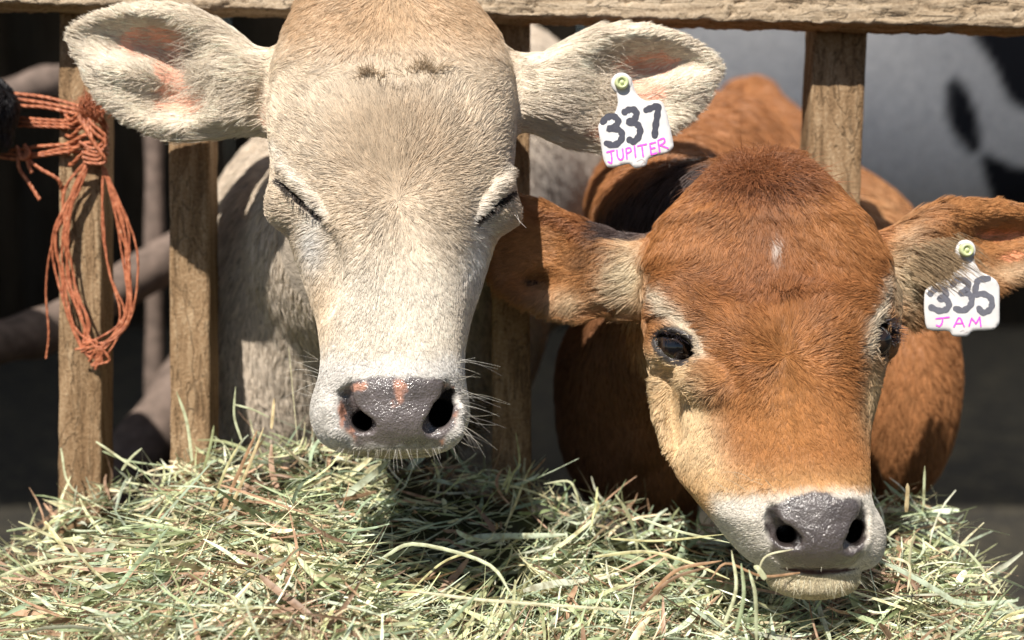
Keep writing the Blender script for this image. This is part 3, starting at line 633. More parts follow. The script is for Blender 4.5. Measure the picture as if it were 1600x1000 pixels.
def paintJ(p, n, skin=False):
    X, Y = proj(p); z = p[:, 2]; N_ = len(p)
    c = np.tile(C(.76, .64, .50), (N_, 1))
    c = lerp(c, C(.62, .44, .28), ss(120, 30, Y)*ss(420, 470, X)*ss(800, 760, X))
    r_ = np.hypot((X-622)/130, (Y-225)/115); c = lerp(c, C(.56, .43, .30), .85*ss(1.25, .3, r_))
    c = lerp(c, C(.80, .72, .61), ss(330, 470, Y)*ss(150, 60, np.abs(X-620)))
    c = lerp(c, C(.66, .50, .33), .6*np.exp(-((X-500)/26)**2-((Y-470)/60)**2))
    wl_ = np.maximum(np.exp(-(seg_d(X, Y, (432, 235), (500, 330))/12)**2), np.exp(-(seg_d(X, Y, (803, 240), (748, 345))/13)**2)); c = lerp(c, C(.78, .73, .66), .5*wl_)
    c = lerp(c, C(.84, .82, .79), .8*np.exp(-((X-492)/22)**2-((Y-380)/45)**2)); c = lerp(c, C(.84, .83, .82), .8*np.exp(-((X-745)/24)**2-((Y-400)/60)**2))
    mz = ss(540, 585, Y+.12*np.abs(X-610)+8*vnoise(p, 20))*(z > -80); c = lerp(c, C(.78, .74, .69), mz)
    c = lerp(c, C(.50, .43, .30), .7*ss(694, 706, Y)*(z > -30)*ss(110, 60, np.abs(X-612)))
    ear = ss(-10, 12, np.maximum(418-X, X-808))*(Y < 240)*(z > -260); c = lerp(c, C(.86, .755, .62), ear)
    c = lerp(c, C(.40, .31, .25), .5*ear*np.exp(-((X-850)/40)**2-((Y-190)/30)**2))
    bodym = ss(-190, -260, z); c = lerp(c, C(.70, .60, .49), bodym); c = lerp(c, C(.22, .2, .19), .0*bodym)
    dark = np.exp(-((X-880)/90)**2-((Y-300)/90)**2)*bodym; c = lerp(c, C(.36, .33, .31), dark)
    lid = np.minimum(seg_d(X, Y, (432, 284), (502, 342)), seg_d(X, Y, (804, 302), (746, 348)))
    if not skin: return c, X, Y
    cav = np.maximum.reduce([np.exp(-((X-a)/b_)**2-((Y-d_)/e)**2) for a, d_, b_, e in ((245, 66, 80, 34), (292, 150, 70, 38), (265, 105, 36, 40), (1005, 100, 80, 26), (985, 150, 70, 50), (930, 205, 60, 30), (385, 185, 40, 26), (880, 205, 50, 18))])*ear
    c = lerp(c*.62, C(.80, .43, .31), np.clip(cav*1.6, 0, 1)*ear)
    pad = np.clip((poly_sd(X, Y, J_PAD)+5*vnoise(p, 11, 1))/6+.5, 0, 1)*(z > -130)
    pc = np.tile(C(.145, .122, .12), (N_, 1)); pc = lerp(pc, C(.10, .085, .08), .6*ss(-.2, 1, vnoise(p, 24, 2)))
    wob = 5*vnoise(p, 8, 0)
    ins = 1.*(np.minimum.reduce([seg_d(X, Y, (546, 606), (545, 646))-6, seg_d(X, Y, (550, 652), (578, 662))-18, seg_d(X, Y, (700, 612), (680, 662))-22]) < 0)*(z < 96)
    for a, d_, b_, e in ((622, 612, 11, 20), (562, 604, 12, 7), (704, 604, 11, 8), (531, 652, 7, 24), (543, 684, 12, 15), (717, 668, 8, 26), (700, 692, 12, 8)):
        pc = lerp(pc, C(.60, .29, .19), np.clip((1-np.hypot((X+wob-a)/b_, (Y-wob*.5-d_)/e))*2.5+.4, 0, 1)*.85)
    nd_ = np.minimum.reduce([seg_d(X, Y, (541, 620), (550, 650))-3, seg_d(X, Y, (558, 656), (577, 665))-7, seg_d(X, Y, (700, 612), (694, 645))-7, seg_d(X, Y, (694, 645), (678, 662))-10]); pc = lerp(pc, C(.035, .028, .027), ss(5, 0, nd_)); pc = lerp(pc, C(.012, .01, .01), ins)
    c = lerp(c, pc, pad); c = lerp(c, C(.03, .025, .025), np.exp(-(lid/6.5)**4)); c = lerp(c, C(.16, .13, .11), .6*np.exp(-(lid/11.)**2)*(lid > 6))
    pad = pad*(1-ins); return c, pad
calfJ = empty('calf', tuple(W(P(612, 400, -60))[0]*np.array([1, 1, 0])))
tag(calfJ, 'pale cream calf with lowered eyelids and pink spotted grey nose, head through the fence', 'calf')
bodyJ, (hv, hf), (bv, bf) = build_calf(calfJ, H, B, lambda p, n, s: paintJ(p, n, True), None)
def earmaskJ(r): X, Y = proj(r); return (np.maximum(412-X, X-812) > 0) & (Y < 235) & (r[:, 2] > -260)
def fieldJ(r, n):
    X, Y = proj(r); wc = P(622, 312, 70); d = nrm(r-wc); d[:, 2] -= .1
    up_ = r-P(615, -60, -60); up_ = nrm(up_*[1.3, .8, .6]); ridge = 110+7*np.sin((X-600)*.055)+4*vnoise(r, 30); wid = 7+60*ss(30, 110, np.abs(X-622))
    k = ss(ridge+wid, ridge-wid, Y)[:, None]; d = nrm(d*(1-k)+up_*k)
    dn = ss(360, 470, Y)[:, None]; d = nrm(d*(1-dn)+nrm(np.stack([(X-612)*.004, -np.ones_like(X), 0*X], 1))*dn)
    mz = ss(560, 600, Y)[:, None]; d = nrm(d*(1-mz)+nrm(np.stack([(X-612)*.012, -.5+0*X, 0*X-.3], 1))*mz)
    e = earmaskJ(r); s = np.sign(X-610); E = np.stack([s*1.0, (100-Y)*.008*0+.25*np.sin((Y-60)/45), 0*X], 1)
    inner = np.clip((np.abs(X-612)-350)/60, 0, 1)
    E[:, 1] += -(Y-125)*.006*inner; E[:, 1] -= .35*(1-inner)*ss(60, 130, Y)
    d[e] = nrm(E)[e]
    b_ = r[:, 2] < -300; d[b_] = nrm(np.array([.1, -1, -.5]))
    return d
def densJ(c, n):
    X, Y = proj(c); pad = poly_sd(X, Y, J_PAD); d = np.where((pad > -3) & (c[:, 2] > -130) & (Y < 700), 0.0, 1.)
    e = (np.maximum(412-X, X-812) > 0) & (Y < 235)
    cav = np.maximum.reduce([np.exp(-((X-a)/b_)**2-((Y-d_)/q)**2) for a, d_, b_, q in ((245, 68, 78, 33), (292, 152, 62, 35), (272, 108, 36, 36), (1010, 101, 74, 25), (992, 145, 46, 30), (935, 205, 50, 18))])
    d = np.where(e, 1.1*(1-.94*ss(.28, .62, cav+.15*vnoise(c, 16))), d)
    lid = np.minimum(seg_d(X, Y, (432, 284), (502, 342)), seg_d(X, Y, (804, 302), (746, 348))); d = np.where((lid < 6.) & (c[:, 2] > -80), .03, d)
    return d*np.where(c[:, 2] < -330, .0, 1)
def lenJ(r, n):
    X, Y = proj(r); l = 18-7*np.exp(-(np.hypot(X-622, Y-312)/30)**2); l = np.where(Y > 340, 18-10*ss(340, 480, Y), l); l = np.where(Y > 555, 5.5, l)
    lid = np.minimum(seg_d(X, Y, (432, 284), (502, 342)), seg_d(X, Y, (804, 302), (746, 348))); l = np.minimum(l, 5+.6*lid)
    rd = np.exp(-((Y-106)/13)**2-((X-625)/62)**2); l = l+14*rd+4*ss(60, 0, Y)
    e = earmaskJ(r); le = 19+19*np.exp(-((np.abs(X-612)-275)/60)**2); return np.where(e, le, l)
fur(hv, hf, 235000, densJ, fieldJ, lenJ, lambda p, n: paintJ(p, n)[0], 'fur', calfJ, rad=.42, clump=5., lift=.19, seed=3, cf=.72)
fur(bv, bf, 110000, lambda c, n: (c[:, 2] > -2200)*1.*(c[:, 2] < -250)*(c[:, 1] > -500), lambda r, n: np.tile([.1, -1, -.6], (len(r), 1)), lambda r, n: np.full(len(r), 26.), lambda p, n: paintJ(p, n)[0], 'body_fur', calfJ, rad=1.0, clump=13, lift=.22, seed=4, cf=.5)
def tuft(name, n, box, dirf, ln, rad, col, parent, seed, hv, curl=0.):
    g = np.random.default_rng(seed); X = (box[0]+box[1])/2+g.normal(0, .24, n).clip(-.75, .75)*(box[1]-box[0]); Y = (box[2]+box[3])/2+g.normal(0, .3, n).clip(-.8, .8)*(box[3]-box[2])+4*np.sin(X*.15); xs, ys = proj(hv); fr = hv[:, 2] > -190; xs, ys, zs = xs[fr], ys[fr], hv[fr, 2]
    cell = {}
    for a_, b_, c_ in zip((xs//6).astype(int), (ys//6).astype(int), zs): cell[(a_, b_)] = max(cell.get((a_, b_), -999), c_)
    w = np.array([cell.get((int(a_//6), int(b_//6)), -400) for a_, b_ in zip(X, Y)]); ok = w > -185; X, Y, w = X[ok], Y[ok], w[ok]; n = len(X)
    r = np.stack([P(*q) for q in zip(X, Y, w)]); grp = g.integers(0, max(3, n//9), n); d = nrm(dirf(X, Y)+g.normal(0, .28, (n//9+9, 3))[grp]+g.normal(0, .08, (n, 3))); L_ = g.uniform(*ln, n); s = np.linspace(0, 1, 7)[None, :, None]
    bend = g.normal(0, .25, (n//9+9, 3))[grp]*(1+curl)
    p = r[:, None]+L_[:, None, None]*(d[:, None]*s+bend[:, None]*s*s+np.array([0, -.30, -.22])*s**2.2)
    return strands(name, p, np.tile(np.array([1, 1, .95, .8, .6, .4, .15])*rad, (n, 1)), C(*col)*g.uniform(.55, 1.35, (n, 1)), HAIR, parent)
tuft('ear_hair', 380, (285, 350, 60, 172), lambda X, Y: np.stack([-1+0*X, .25-(Y-120)*.004, .42+0*X], 1), (26, 58), .36, (.76, .67, .55), calfJ, 54, hv)
tuft('ear_hair', 260, (915, 965, 80, 190), lambda X, Y: np.stack([1+0*X, .15-(Y-120)*.004, .42+0*X], 1), (22, 50), .36, (.74, .64, .52), calfJ, 55, hv)
tuft('forelock', 150, (560, 600, 112, 124), lambda X, Y: np.stack([(X-585)*.03-.2, 1+0*X, .9+0*X], 1), (12, 24), .42, (.56, .44, .31), calfJ, 51, hv, .6)
tuft('forelock', 190, (632, 690, 104, 118), lambda X, Y: np.stack([(X-655)*.03+.1, 1+0*X, .9+0*X], 1), (12, 26), .42, (.56, .44, .31), calfJ, 52, hv, .6)
print('calf J', time.time()-T0)

def snap_w(hv, X, Y, default=100):     # depth of the skin seen at a picture point
    x, y = proj(hv); d = np.hypot(x-X, y-Y); m_ = d < 7
    return hv[m_, 2].max() if m_.any() else default
def whiskers(spec, name, parent, cols, rad=.42, seed=0, bend=.5):
    """spec: list of (X, Y, w, dx, dy, dz, length)"""
    g = np.random.default_rng(seed); n = len(spec); k = 8; s = np.linspace(0, 1, k)[None, :, None]
    sp_ = np.array(spec); r = np.array([P(*q[:3]) for q in spec]); d = nrm(sp_[:, 3:6]+g.normal(0, .08, (n, 3))); a = nrm(np.cross(d, g.normal(size=(n, 3)))); L_ = sp_[:, 6]
    p = r[:, None]+L_[:, None, None]*(d[:, None]*s+a[:, None]*(g.normal(0, bend*.5, (n, 1, 1)))*s*s)
    p[:, :, 1] += -.10*(L_[:, None])*s[0, :, 0]**2
    return strands(name, p, np.tile(np.linspace(rad, rad*.3, k), (n, 1)), np.array(cols)[g.integers(0, len(cols), n)], WHISK, parent)
g = np.random.default_rng(5); spec = []
for _ in range(34):
    Y = g.uniform(560, 690); X = 724-(abs(Y-640)/60)**2*6; spec.append((X-2, Y, snap_w(hv, X-8, Y, 50)-8, 1, g.normal(-.15-(Y-600)/240, .25), g.uniform(-.1, .5), g.uniform(20, 72)))
for _ in range(14):
    Y = g.uniform(560, 660); spec.append((497, Y, snap_w(hv, 505, Y, 50)-8, -1, g.normal(.1, .25), g.uniform(0, .4), g.uniform(20, 60)))
for _ in range(44):
    X = g.uniform(530, 715); spec.append((X, 702-(abs(X-615)/100)**2*14, snap_w(hv, X, 695, 80)-10, (X-615)/130+g.normal(0, .15), -1, .3, g.uniform(10, 34)))
for _ in range(10): X = g.uniform(520, 700); spec.append((X, g.uniform(548, 580), snap_w(hv, X, 565, 110), g.normal(0, .5), .5, .8, g.uniform(15, 40)))
whiskers(spec, 'whiskers', calfJ, [(.75, .72, .65), (.6, .55, .45), (.35, .32, .3)], .27, 5)
spec = []
for _ in range(60):
    t_ = g.random(); X = 436+66*t_; Y = 286+56*t_; spec.append((X, Y, snap_w(hv, X, Y, 30)+1, -.15, -.9, .7, g.uniform(6, 15)*(1.15-t_*.7)))
for _ in range(46):
    t_ = g.random(); X = 800-52*t_; Y = 304+42*t_; spec.append((X, Y, snap_w(hv, X, Y, 10)+1, .45, -.55+.3*(1-t_), .4, g.uniform(10, 24)*(1.2-t_)))
whiskers(spec, 'eyelashes', calfJ, [(.03, .025, .02), (.08, .06, .05)], .6, 6, .8)
spec = [(797, 318, -10, .25, -1, .1, 42), (799, 312, -10, .5, -.9, .1, 36), (793, 322, -5, .1, -1, .2, 30)]
whiskers(spec, 'brow_hairs', calfJ, [(.7, .65, .6)], .5, 7, .6)

# ---- brown calf
M_PAD = [(1199, 797), (1214, 787), (1243, 776), (1268, 766), (1292, 768), (1318, 780), (1340, 776), (1352, 797), (1353, 840), (1344, 872), (1322, 886), (1280, 889), (1228, 886), (1207, 866), (1197, 832)]
H = Vol((-60, -480, -300), (1010, 300, 190), 3.1)
H.loft([(240, 1150, 1235, -120, 40, 50, 2), (256, 1126, 1256, -118, 78, 80, 2.2), (290, 1084, 1296, -104, 104, 120, 2.5), (340, 1034, 1346, -90, 118, 150, 2.8), (400, 1008, 1380, -77, 124, 170, 2.9), (450, 1006, 1386, -64, 126, 180, 2.9),
        (500, 1014, 1384, -50, 122, 190, 2.7), (550, 1018, 1380, -36, 112, 195, 2.3), (600, 1018, 1373, -20, 98, 195, 2.1), (650, 1019, 1362, 0, 90, 190, 2.0), (700, 1034, 1353, 20, 84, 180, 2.0), (750, 1062, 1346, 42, 82, 160, 2.0),
        (800, 1102, 1346, 62, 84, 135, 2.1), (850, 1152, 1346, 72, 70, 110, 2.1), (885, 1195, 1330, 66, 56, 90, 2.1), (905, 1225, 1312, 60, 40, 70, 2)])
H.cap(P(1180, 550, 26), P(1236, 780, 78), 60, 48, 34); H.cap(P(1282, 550, 26), P(1306, 780, 78), 56, 44, 34)
H.ell(P(1283, 828, 74), (84, 58, 62), 24); H.ell(P(1180, 818, 48), (56, 42, 54), 22, rot=-28); H.ell(P(1200, 852, 66), (46, 30, 46), 18, rot=-20); H.ell(P(1350, 842, 64), (30, 44, 46), 18); H.ell(P(1280, 836, 112), (62, 46, 36), 20); H.ell(P(1278, 788, 120), (58, 22, 24), 20)
H.ell(P(1270, 905, 62), (70, 29, 54), 20); 
H.ell(P(1046, 484, -4), (30, 46, 44), 22, rot=-30); H.ell(P(1375, 482, -54), (20, 50, 46), 22); H.ell(P(1052, 543, 2), (45, 40, 40), 16); H.ell(P(1370, 532, -52), (26, 38, 42), 16)
H.ell(P(1100, 600, 60), (50, 30, 26), 24, rot=-25); H.ell(P(1052, 640, 30), (13, 70, 30), 22, rot=6, sub=True); 
eye_w = H.surf(1054, 541); eye_w2 = H.surf(1376, 531)
H.path([H.on(1022, 516, 0), H.on(1046, 512, 4), H.on(1072, 526, 4), H.on(1090, 552, 0)], [5, 8, 8, 4], 10); H.path([H.on(1028, 552, -2), H.on(1050, 567, 1), H.on(1078, 568, 0)], [4, 6, 4], 10)
H.path([P(1032, 528, eye_w+4), P(1050, 538, eye_w+6), P(1062, 545, eye_w+6), P(1083, 559, eye_w+2)], [8, 17, 18, 7], 4, True); H.path([P(1040, 532, eye_w-14), P(1072, 552, eye_w-14)], [14, 14], 4, True); H.ell(P(1386, 531, eye_w2+4), (22, 29, 50), 6, roty=-20, sub=True)
pit(H, [(1206, 792, 0), (1205, 812, -3), (1214, 828, -4), (1230, 838, -4), (1245, 845, -3)], [6, 10, 13, 13, 9], (3, (14, -2, -115), (13, 19)))
pit(H, [(1351, 790, 2), (1350, 810, -3), (1342, 832, -6), (1330, 850, -4)], [5, 11, 16, 13], (2, (-18, -4, -115), (17, 20)))
H.path([H.on(1226, 888, 2), H.on(1252, 892, 0), H.on(1282, 894, 0), H.on(1310, 892, 0), H.on(1336, 887, 2)], [1.5, 5, 6, 5, 1.5], 5, True)
ML = [(1024, 372), (1000, 366), (974, 365), (938, 354), (896, 337), (860, 319), (828, 309), (797, 309), (778, 326), (768, 360), (762, 395), (763, 430), (780, 456), (816, 479), (860, 494), (900, 500), (948, 490), (985, 499), (1024, 498)]
H.ear(ML, (1024, -118), (762, -165), [(955, 425, 42, 52, 28, 0), (835, 440, 22, 12, -30, 10), (845, 400, 50, 44, -16, 0), (820, 322, 60, 12, 8, 8)], 10, 13)
MR = [(1362, 366), (1396, 354), (1424, 335), (1463, 318), (1508, 311), (1558, 313), (1605, 322), (1645, 340), (1672, 368), (1664, 398), (1630, 424), (1600, 438), (1564, 456), (1530, 480), (1490, 498), (1446, 506), (1413, 505), (1380, 494)]
H.ear(MR, (1370, -122), (1672, -150), [(1432, 400, 42, 46, 28, 0), (1530, 322, 80, 12, 6, 2), (1575, 368, 52, 15, -30, 4), (1570, 406, 40, 20, -14, -10)], 9, 13)
H.cap(P(1200, 480, -150), P(1180, 520, -250), 140, 150, 40)
B = Vol((-140, -1700, -2500), (1250, 1050, -110), 13)
B.cap(P(1190, 470, -170), P(1120, 500, -520), 135, 200, 40); B.path([P(1140, 320, -170), P(1030, 350, -380), P(1040, 330, -640), P(1120, 260, -1000)], [80, 110, 150, 170], 50)
B.ell(P(1210, 520, -780), (380, 350, 260), 60); B.cap(P(1090, 480, -200), P(1000, 580, -470), 110, 150, 50); B.ell(P(1005, 640, -520), (170, 230, 150), 50); B.ell(P(1190, 470, -1150), (420, 370, 480), 80); B.ell(P(1190, 440, -1750), (390, 360, 380), 80)
B.cap(P(1172, 168, -1800), P(1195, 260, -1700), 92, 200, 60); B.ell(P(1392, 590, -640), (130, 260, 190), 50); B.ell(P(1425, 480, -760), (70, 130, 110), 40); B.ell(P(1405, 420, -1000), (110, 90, 160), 50); B.path([P(1010, 430, -330), P(960, 520, -400), P(940, 640, -420)], [34, 40, 36], 26); B.path([P(1060, 470, -260), P(1010, 580, -330), P(1000, 700, -380)], [30, 36, 34], 24)
legs(B, (1050, 1300), (-650, -1700), 760, 34)
def paintM(p, n, skin=False):
    X, Y = proj(p); z = p[:, 2]; N_ = len(p)
    c = np.tile(C(.40, .175, .062), (N_, 1))
    c = lerp(c, C(.20, .075, .036), .9*np.exp(-((X-1190)/75)**2-((Y-268)/42)**2)+.5*np.exp(-((X-1200)/45)**2-((Y-360)/70)**2))
    c = lerp(c, C(.33, .128, .048), .8*np.exp(-((X-1215)/120)**2-((Y-440)/60)**2)); c = lerp(c, C(.50, .23, .08), .8*np.exp(-((X-1230)/70)**2-((Y-660)/110)**2))
    c = lerp(c, C(.72, .66, .6), .7*np.exp(-((X-1211)/5.5)**2-((Y-382)/16)**2)*(vnoise(p, 6) > -.5))
    st = np.maximum(np.exp(-(seg_d(X, Y, (1030, 462), (1095, 545))/17)**2), np.exp(-(seg_d(X, Y, (1385, 445), (1352, 545))/14)**2)); c = lerp(c, C(.74, .66, .52), .85*st)
    c = lerp(c, C(.74, .56, .34), .9*np.clip(1.3*np.exp(-((X-1050)/52)**2-((Y-630)/70)**2)+np.exp(-((X-1362)/20)**2-((Y-610)/60)**2)+1.1*np.exp(-(seg_d(X, Y, (1030, 600), (1150, 840))/42)**2), 0, 1))
    c = lerp(c, C(.62, .38, .17), .7*ss(700, 775, Y)*(z > -60))
    mz = ss(752, 786, Y+.10*np.abs(X-1270)+6*vnoise(p, 20)-14*ss(1250, 1150, X))*(z > -20)*ss(1098, 1128, X+.0*Y); c = lerp(c, C(.72, .67, .59), mz)
    c = lerp(c, C(.66, .56, .36), .8*ss(893, 900, Y)*(z > -20))
    earL = ss(-8, 10, 1012-X)*ss(280, 300, Y)*ss(515, 500, Y)*(z > -260); earR = ss(-8, 10, X-1383)*(Y < 525)*(z > -260); ear = np.maximum(earL, earR)
    c = lerp(c, C(.46, .22, .085), ear)
    c = lerp(c, C(.72, .60, .42), np.clip(1.1*np.exp(-((X-985)/24)**2-((Y-430)/55)**2)+.95*np.exp(-((X-1408)/26)**2-((Y-430)/60)**2)+.6*np.exp(-((X-900)/45)**2-((Y-470)/22)**2)+.5*np.exp(-((X-1580)/60)**2-((Y-425)/18)**2), 0, 1)*ear)
    c = lerp(c, C(.16, .10, .07), .6*np.exp(-((X-920)/26)**2-((Y-400)/22)**2)*ear); c = lerp(c, C(.14, .09, .06), .6*np.exp(-((X-1450)/28)**2-((Y-402)/24)**2)*ear)
    c = lerp(c, C(.33, .12, .05), .6*np.exp(-(seg_d(X, Y, (800, 325), (960, 365))/14)**2)*ear)
    bd = ss(-185, -240, z); c = lerp(c, C(.42, .19, .078), bd); c = lerp(c, C(.15, .07, .038), .85*bd*ss(1060, 980, X)*ss(430, 560, Y+.5*(X-900))*(z > -800))  # second lerp paints shade into the coat of the left neck and chest
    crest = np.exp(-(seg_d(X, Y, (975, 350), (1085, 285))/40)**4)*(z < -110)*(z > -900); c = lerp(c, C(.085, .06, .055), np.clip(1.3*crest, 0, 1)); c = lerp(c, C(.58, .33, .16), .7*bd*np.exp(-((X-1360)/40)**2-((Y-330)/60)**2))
    if not skin: return c, X, Y
    cav = np.maximum.reduce([np.exp(-((X-a)/b_)**2-((Y-d_)/e)**2) for a, d_, b_, e in ((1560, 366, 70, 20), (1570, 402, 55, 26))])*ear
    c = lerp(c*.7, C(.78, .33, .18), np.clip(cav*1.3, 0, 1)); c = lerp(c, C(.05, .03, .025), ear*np.exp(-((X-835)/22)**2-((Y-440)/12)**2))
    pad = np.clip((poly_sd(X, Y, M_PAD)+4*vnoise(p, 11, 1))/6+.5, 0, 1)*(z > -130)
    pc = np.tile(C(.078, .063, .06), (N_, 1)); pc = lerp(pc, C(.05, .038, .035), .8*ss(845, 885, Y)); pc = lerp(pc, C(.12, .105, .10), .6*np.exp(-((X-1270)/50)**2-((Y-800)/24)**2))
    nd_ = np.minimum.reduce([seg_d(X, Y, (1206, 800), (1216, 826))-2, seg_d(X, Y, (1222, 830), (1243, 844))-7, seg_d(X, Y, (1348, 806), (1334, 844))-8]); pc = lerp(pc, C(.02, .016, .015), ss(5, 0, nd_)); ins = 1.*(np.minimum(seg_d(X, Y, (1216, 828), (1245, 845))-16, seg_d(X, Y, (1350, 808), (1332, 848))-18) < 0)*(z < 100); pc = lerp(pc, C(.01, .008, .008), ins)
    c = lerp(c, pc, pad); c = lerp(c, C(.07, .03, .028), np.exp(-(np.abs(Y-893.5+5*((X-1280)/58)**2)/np.maximum(5.5*(1-((X-1280)/62)**2)+1.2*vnoise(p, 9), .6))**4)*(np.abs(X-1280) < 62)*(z > 30))
    e1 = np.hypot(((X-1056)*math.cos(.5)+(Y-542)*math.sin(.5))/43, (-(X-1056)*math.sin(.5)+(Y-542)*math.cos(.5))/29); e2 = np.hypot((X-1380)/20, (Y-531)/40)
    c = lerp(c, C(.045, .037, .035), np.clip((1-np.minimum(e1, e2))*4+.6, 0, 1)*(z > -110))
    return c, np.maximum(pad, .6*(e1 < .95))
calfM = empty('calf', tuple(W(P(1200, 600, -60))[0]*np.array([1, 1, 0])))
tag(calfM, 'orange brown calf with open dark eyes and white lips, chin resting in the hay', 'calf')
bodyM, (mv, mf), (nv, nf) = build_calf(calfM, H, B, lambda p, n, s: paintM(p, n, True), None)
def earmaskM(r): X, Y = proj(r); return (((X < 1010) & (Y > 290) & (Y < 512)) | ((X > 1388) & (Y < 522))) & (r[:, 2] > -270)
def fieldM(r, n):
    X, Y = proj(r); wc = P(1228, 556, 84); d = nrm(r-wc)
    up_ = nrm((r-P(1185, 225, -40))*[1.5, 1, .5]); ridge = 455+.0009*(X-1228)**2*-1-10*np.cos(X*.04)
    wid = 8+60*ss(30, 110, np.abs(X-1228))
    k = ss(ridge+wid, ridge-wid, Y)[:, None]; d = nrm(d*(1-k)+up_*k)
    dn = ss(590, 680, Y)[:, None]; d = nrm(d*(1-dn)+nrm(np.stack([(X-1240)*.004+.12, -np.ones_like(X), 0*X], 1))*dn)
    mz = ss(770, 800, Y)[:, None]; d = nrm(d*(1-mz)+nrm(np.stack([(X-1280)*.012, -.5+0*X, 0*X-.3], 1))*mz)
    e = earmaskM(r); s = np.where(X < 1200, -1., 1.); E = np.stack([s*1.0, -.30-(Y-410)*.005, 0*X], 1); E[X < 1200, 1] = -.25-(Y[X < 1200]-400)*.006; d[e] = nrm(E)[e]
    b_ = r[:, 2] < -260; d[b_] = nrm(np.array([-.2, -1, -.5])); return d
def densM(c, n):
    X, Y = proj(c); pad = poly_sd(X, Y, M_PAD); d = np.where((pad > -3) & (c[:, 2] > -130), 0., 1.)
    e1 = np.hypot(((X-1054)*math.cos(.42)+(Y-541)*math.sin(.42))/36, (-(X-1054)*math.sin(.42)+(Y-541)*math.cos(.42))/30); e2 = np.hypot((X-1380)/16, (Y-531)/33)
    d = np.where((np.minimum(e1, e2) < 1) & (c[:, 2] > -110), .02, d); d = np.where((np.abs(Y-893.5+5*((X-1280)/58)**2) < 5.5*(1-((X-1280)/64)**2)) & (np.abs(X-1280) < 62) & (c[:, 2] > 20), 0, d)
    cav = np.maximum.reduce([np.exp(-((X-a)/b_)**2-((Y-d_)/q)**2) for a, d_, b_, q in ((1562, 367, 60, 14), (1575, 400, 30, 12), (835, 440, 20, 10))]); e = (X > 1388) | (X < 1010)
    d = np.where(e, 1.1*(1-.9*ss(.35, .75, cav)), d); return d*(c[:, 2] > -290)
def lenM(r, n):
    X, Y = proj(r); l = 21-9*np.exp(-(np.hypot(X-1228, Y-556)/30)**2); l = np.where(Y > 560, 21-12*ss(560, 680, Y), l); l = np.where((Y > 765) & (r[:, 2] > 0), 5., l)
    l = l+20*np.exp(-((X-1195)/95)**2-((Y-258)/30)**2)+5*np.exp(-((Y-448)/10)**2-((X-1228)/40)**2); e1 = np.hypot((X-1054)/60, (Y-541)/50); l = np.where(e1 < 1, 8, l)
    e = earmaskM(r); le = 20+14*np.exp(-((np.abs(X-1200)-240)/45)**2); return np.where(e, le, l)
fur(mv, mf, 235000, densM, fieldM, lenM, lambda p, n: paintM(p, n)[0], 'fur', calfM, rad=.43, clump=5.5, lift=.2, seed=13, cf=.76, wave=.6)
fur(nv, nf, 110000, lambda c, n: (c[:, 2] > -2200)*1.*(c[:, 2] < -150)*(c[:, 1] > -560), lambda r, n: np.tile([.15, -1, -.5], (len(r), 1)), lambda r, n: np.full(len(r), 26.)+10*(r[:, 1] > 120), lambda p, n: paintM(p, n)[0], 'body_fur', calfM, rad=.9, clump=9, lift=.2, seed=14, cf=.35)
# eyes
m, nt, nd, b = mat('wet_eye'); b.inputs['Roughness'].default_value = .04; b.inputs['Specular IOR Level'].default_value = .7; b.inputs['Coat Weight'].default_value = .2
a_ = N(nt, 'ShaderNodeAttribute', attribute_name='col'); nt.links.new(a_.outputs['Color'], b.inputs['Base Color']); EYE = m
def eyeball(c, r, look):
    u = np.linspace(0, math.pi, 33)[:, None]; w = np.linspace(0, 2*math.pi, 48, endpoint=False)[None]
    v = np.stack([np.sin(u)*np.cos(w), np.sin(u)*np.sin(w), np.cos(u)+0*w], 2).reshape(-1, 3); look = nrm(np.array(look, float)); k = v@look
    ax = nrm(np.cross(look, [0, 1, 0])); pup = np.hypot((v@ax)*1.0/.36, (v@np.cross(look, ax))/.22)
    col = np.tile(C(.014, .010, .008), (len(v), 1)); col[(k > .75)] = C(.022, .012, .007); col[(k > 0) & (pup < 1)] = C(.002, .002, .004); col[k < .58] = C(.16, .13, .12)
    v = v*r*(1+.06*np.clip(k-.8, 0, 1)[:, None]*4); i = np.arange(32)[:, None]*48; j = np.arange(48)[None]; j2 = (j+1) % 48
    f = np.stack([i+j, i+48+j, i+48+j2, i+j2], 2).reshape(-1, 4); mesh_np('eye', v+c, f, EYE, calfM, cols=col)
eyeball(P(1054, 541, eye_w-35), 36, (-.12, -.05, 1)); eyeball(P(1361, 531, eye_w2-26), 31, (.75, 0, .7))
g = np.random.default_rng(15); spec = []
for _ in range(60):
    t_ = g.random(); X = 1026+46*t_; Y = 521+16*t_-8*math.sin(t_*3.1); spec.append((X, Y, snap_w(mv, X, Y-3, 40)-2, -.55+.5*t_, .12, .9, g.uniform(10, 20)))
for _ in range(70):
    t_ = g.random(); X = 1384+6*math.sin(t_*3.1); Y = 500+34*t_; spec.append((X, Y, snap_w(mv, X-4, Y, -50)-2, 1, .35-.5*t_, .5, g.uniform(12, 30)))
for _ in range(20): t_ = g.random(); spec.append((1380, 552+8*t_, -40, 1, -.6, .4, g.uniform(6, 12)))
whiskers(spec, 'eyelashes', calfM, [(.02, .018, .03), (.05, .04, .05)], .55, 16, .7)
spec = []
for _ in range(55):
    X = g.uniform(1212, 1345); spec.append((X, 903+12*(1-((X-1278)/70)**2)*g.random(), snap_w(mv, X, 908, 80)-3, (X-1278)/130+g.normal(0, .2), -1, .5, g.uniform(6, 24)))
for _ in range(3): X = g.uniform(1225, 1335); spec.append((X, 886, snap_w(mv, X, 884, 120)-1, g.normal(0, .2), -1, .5, g.uniform(3, 8)))
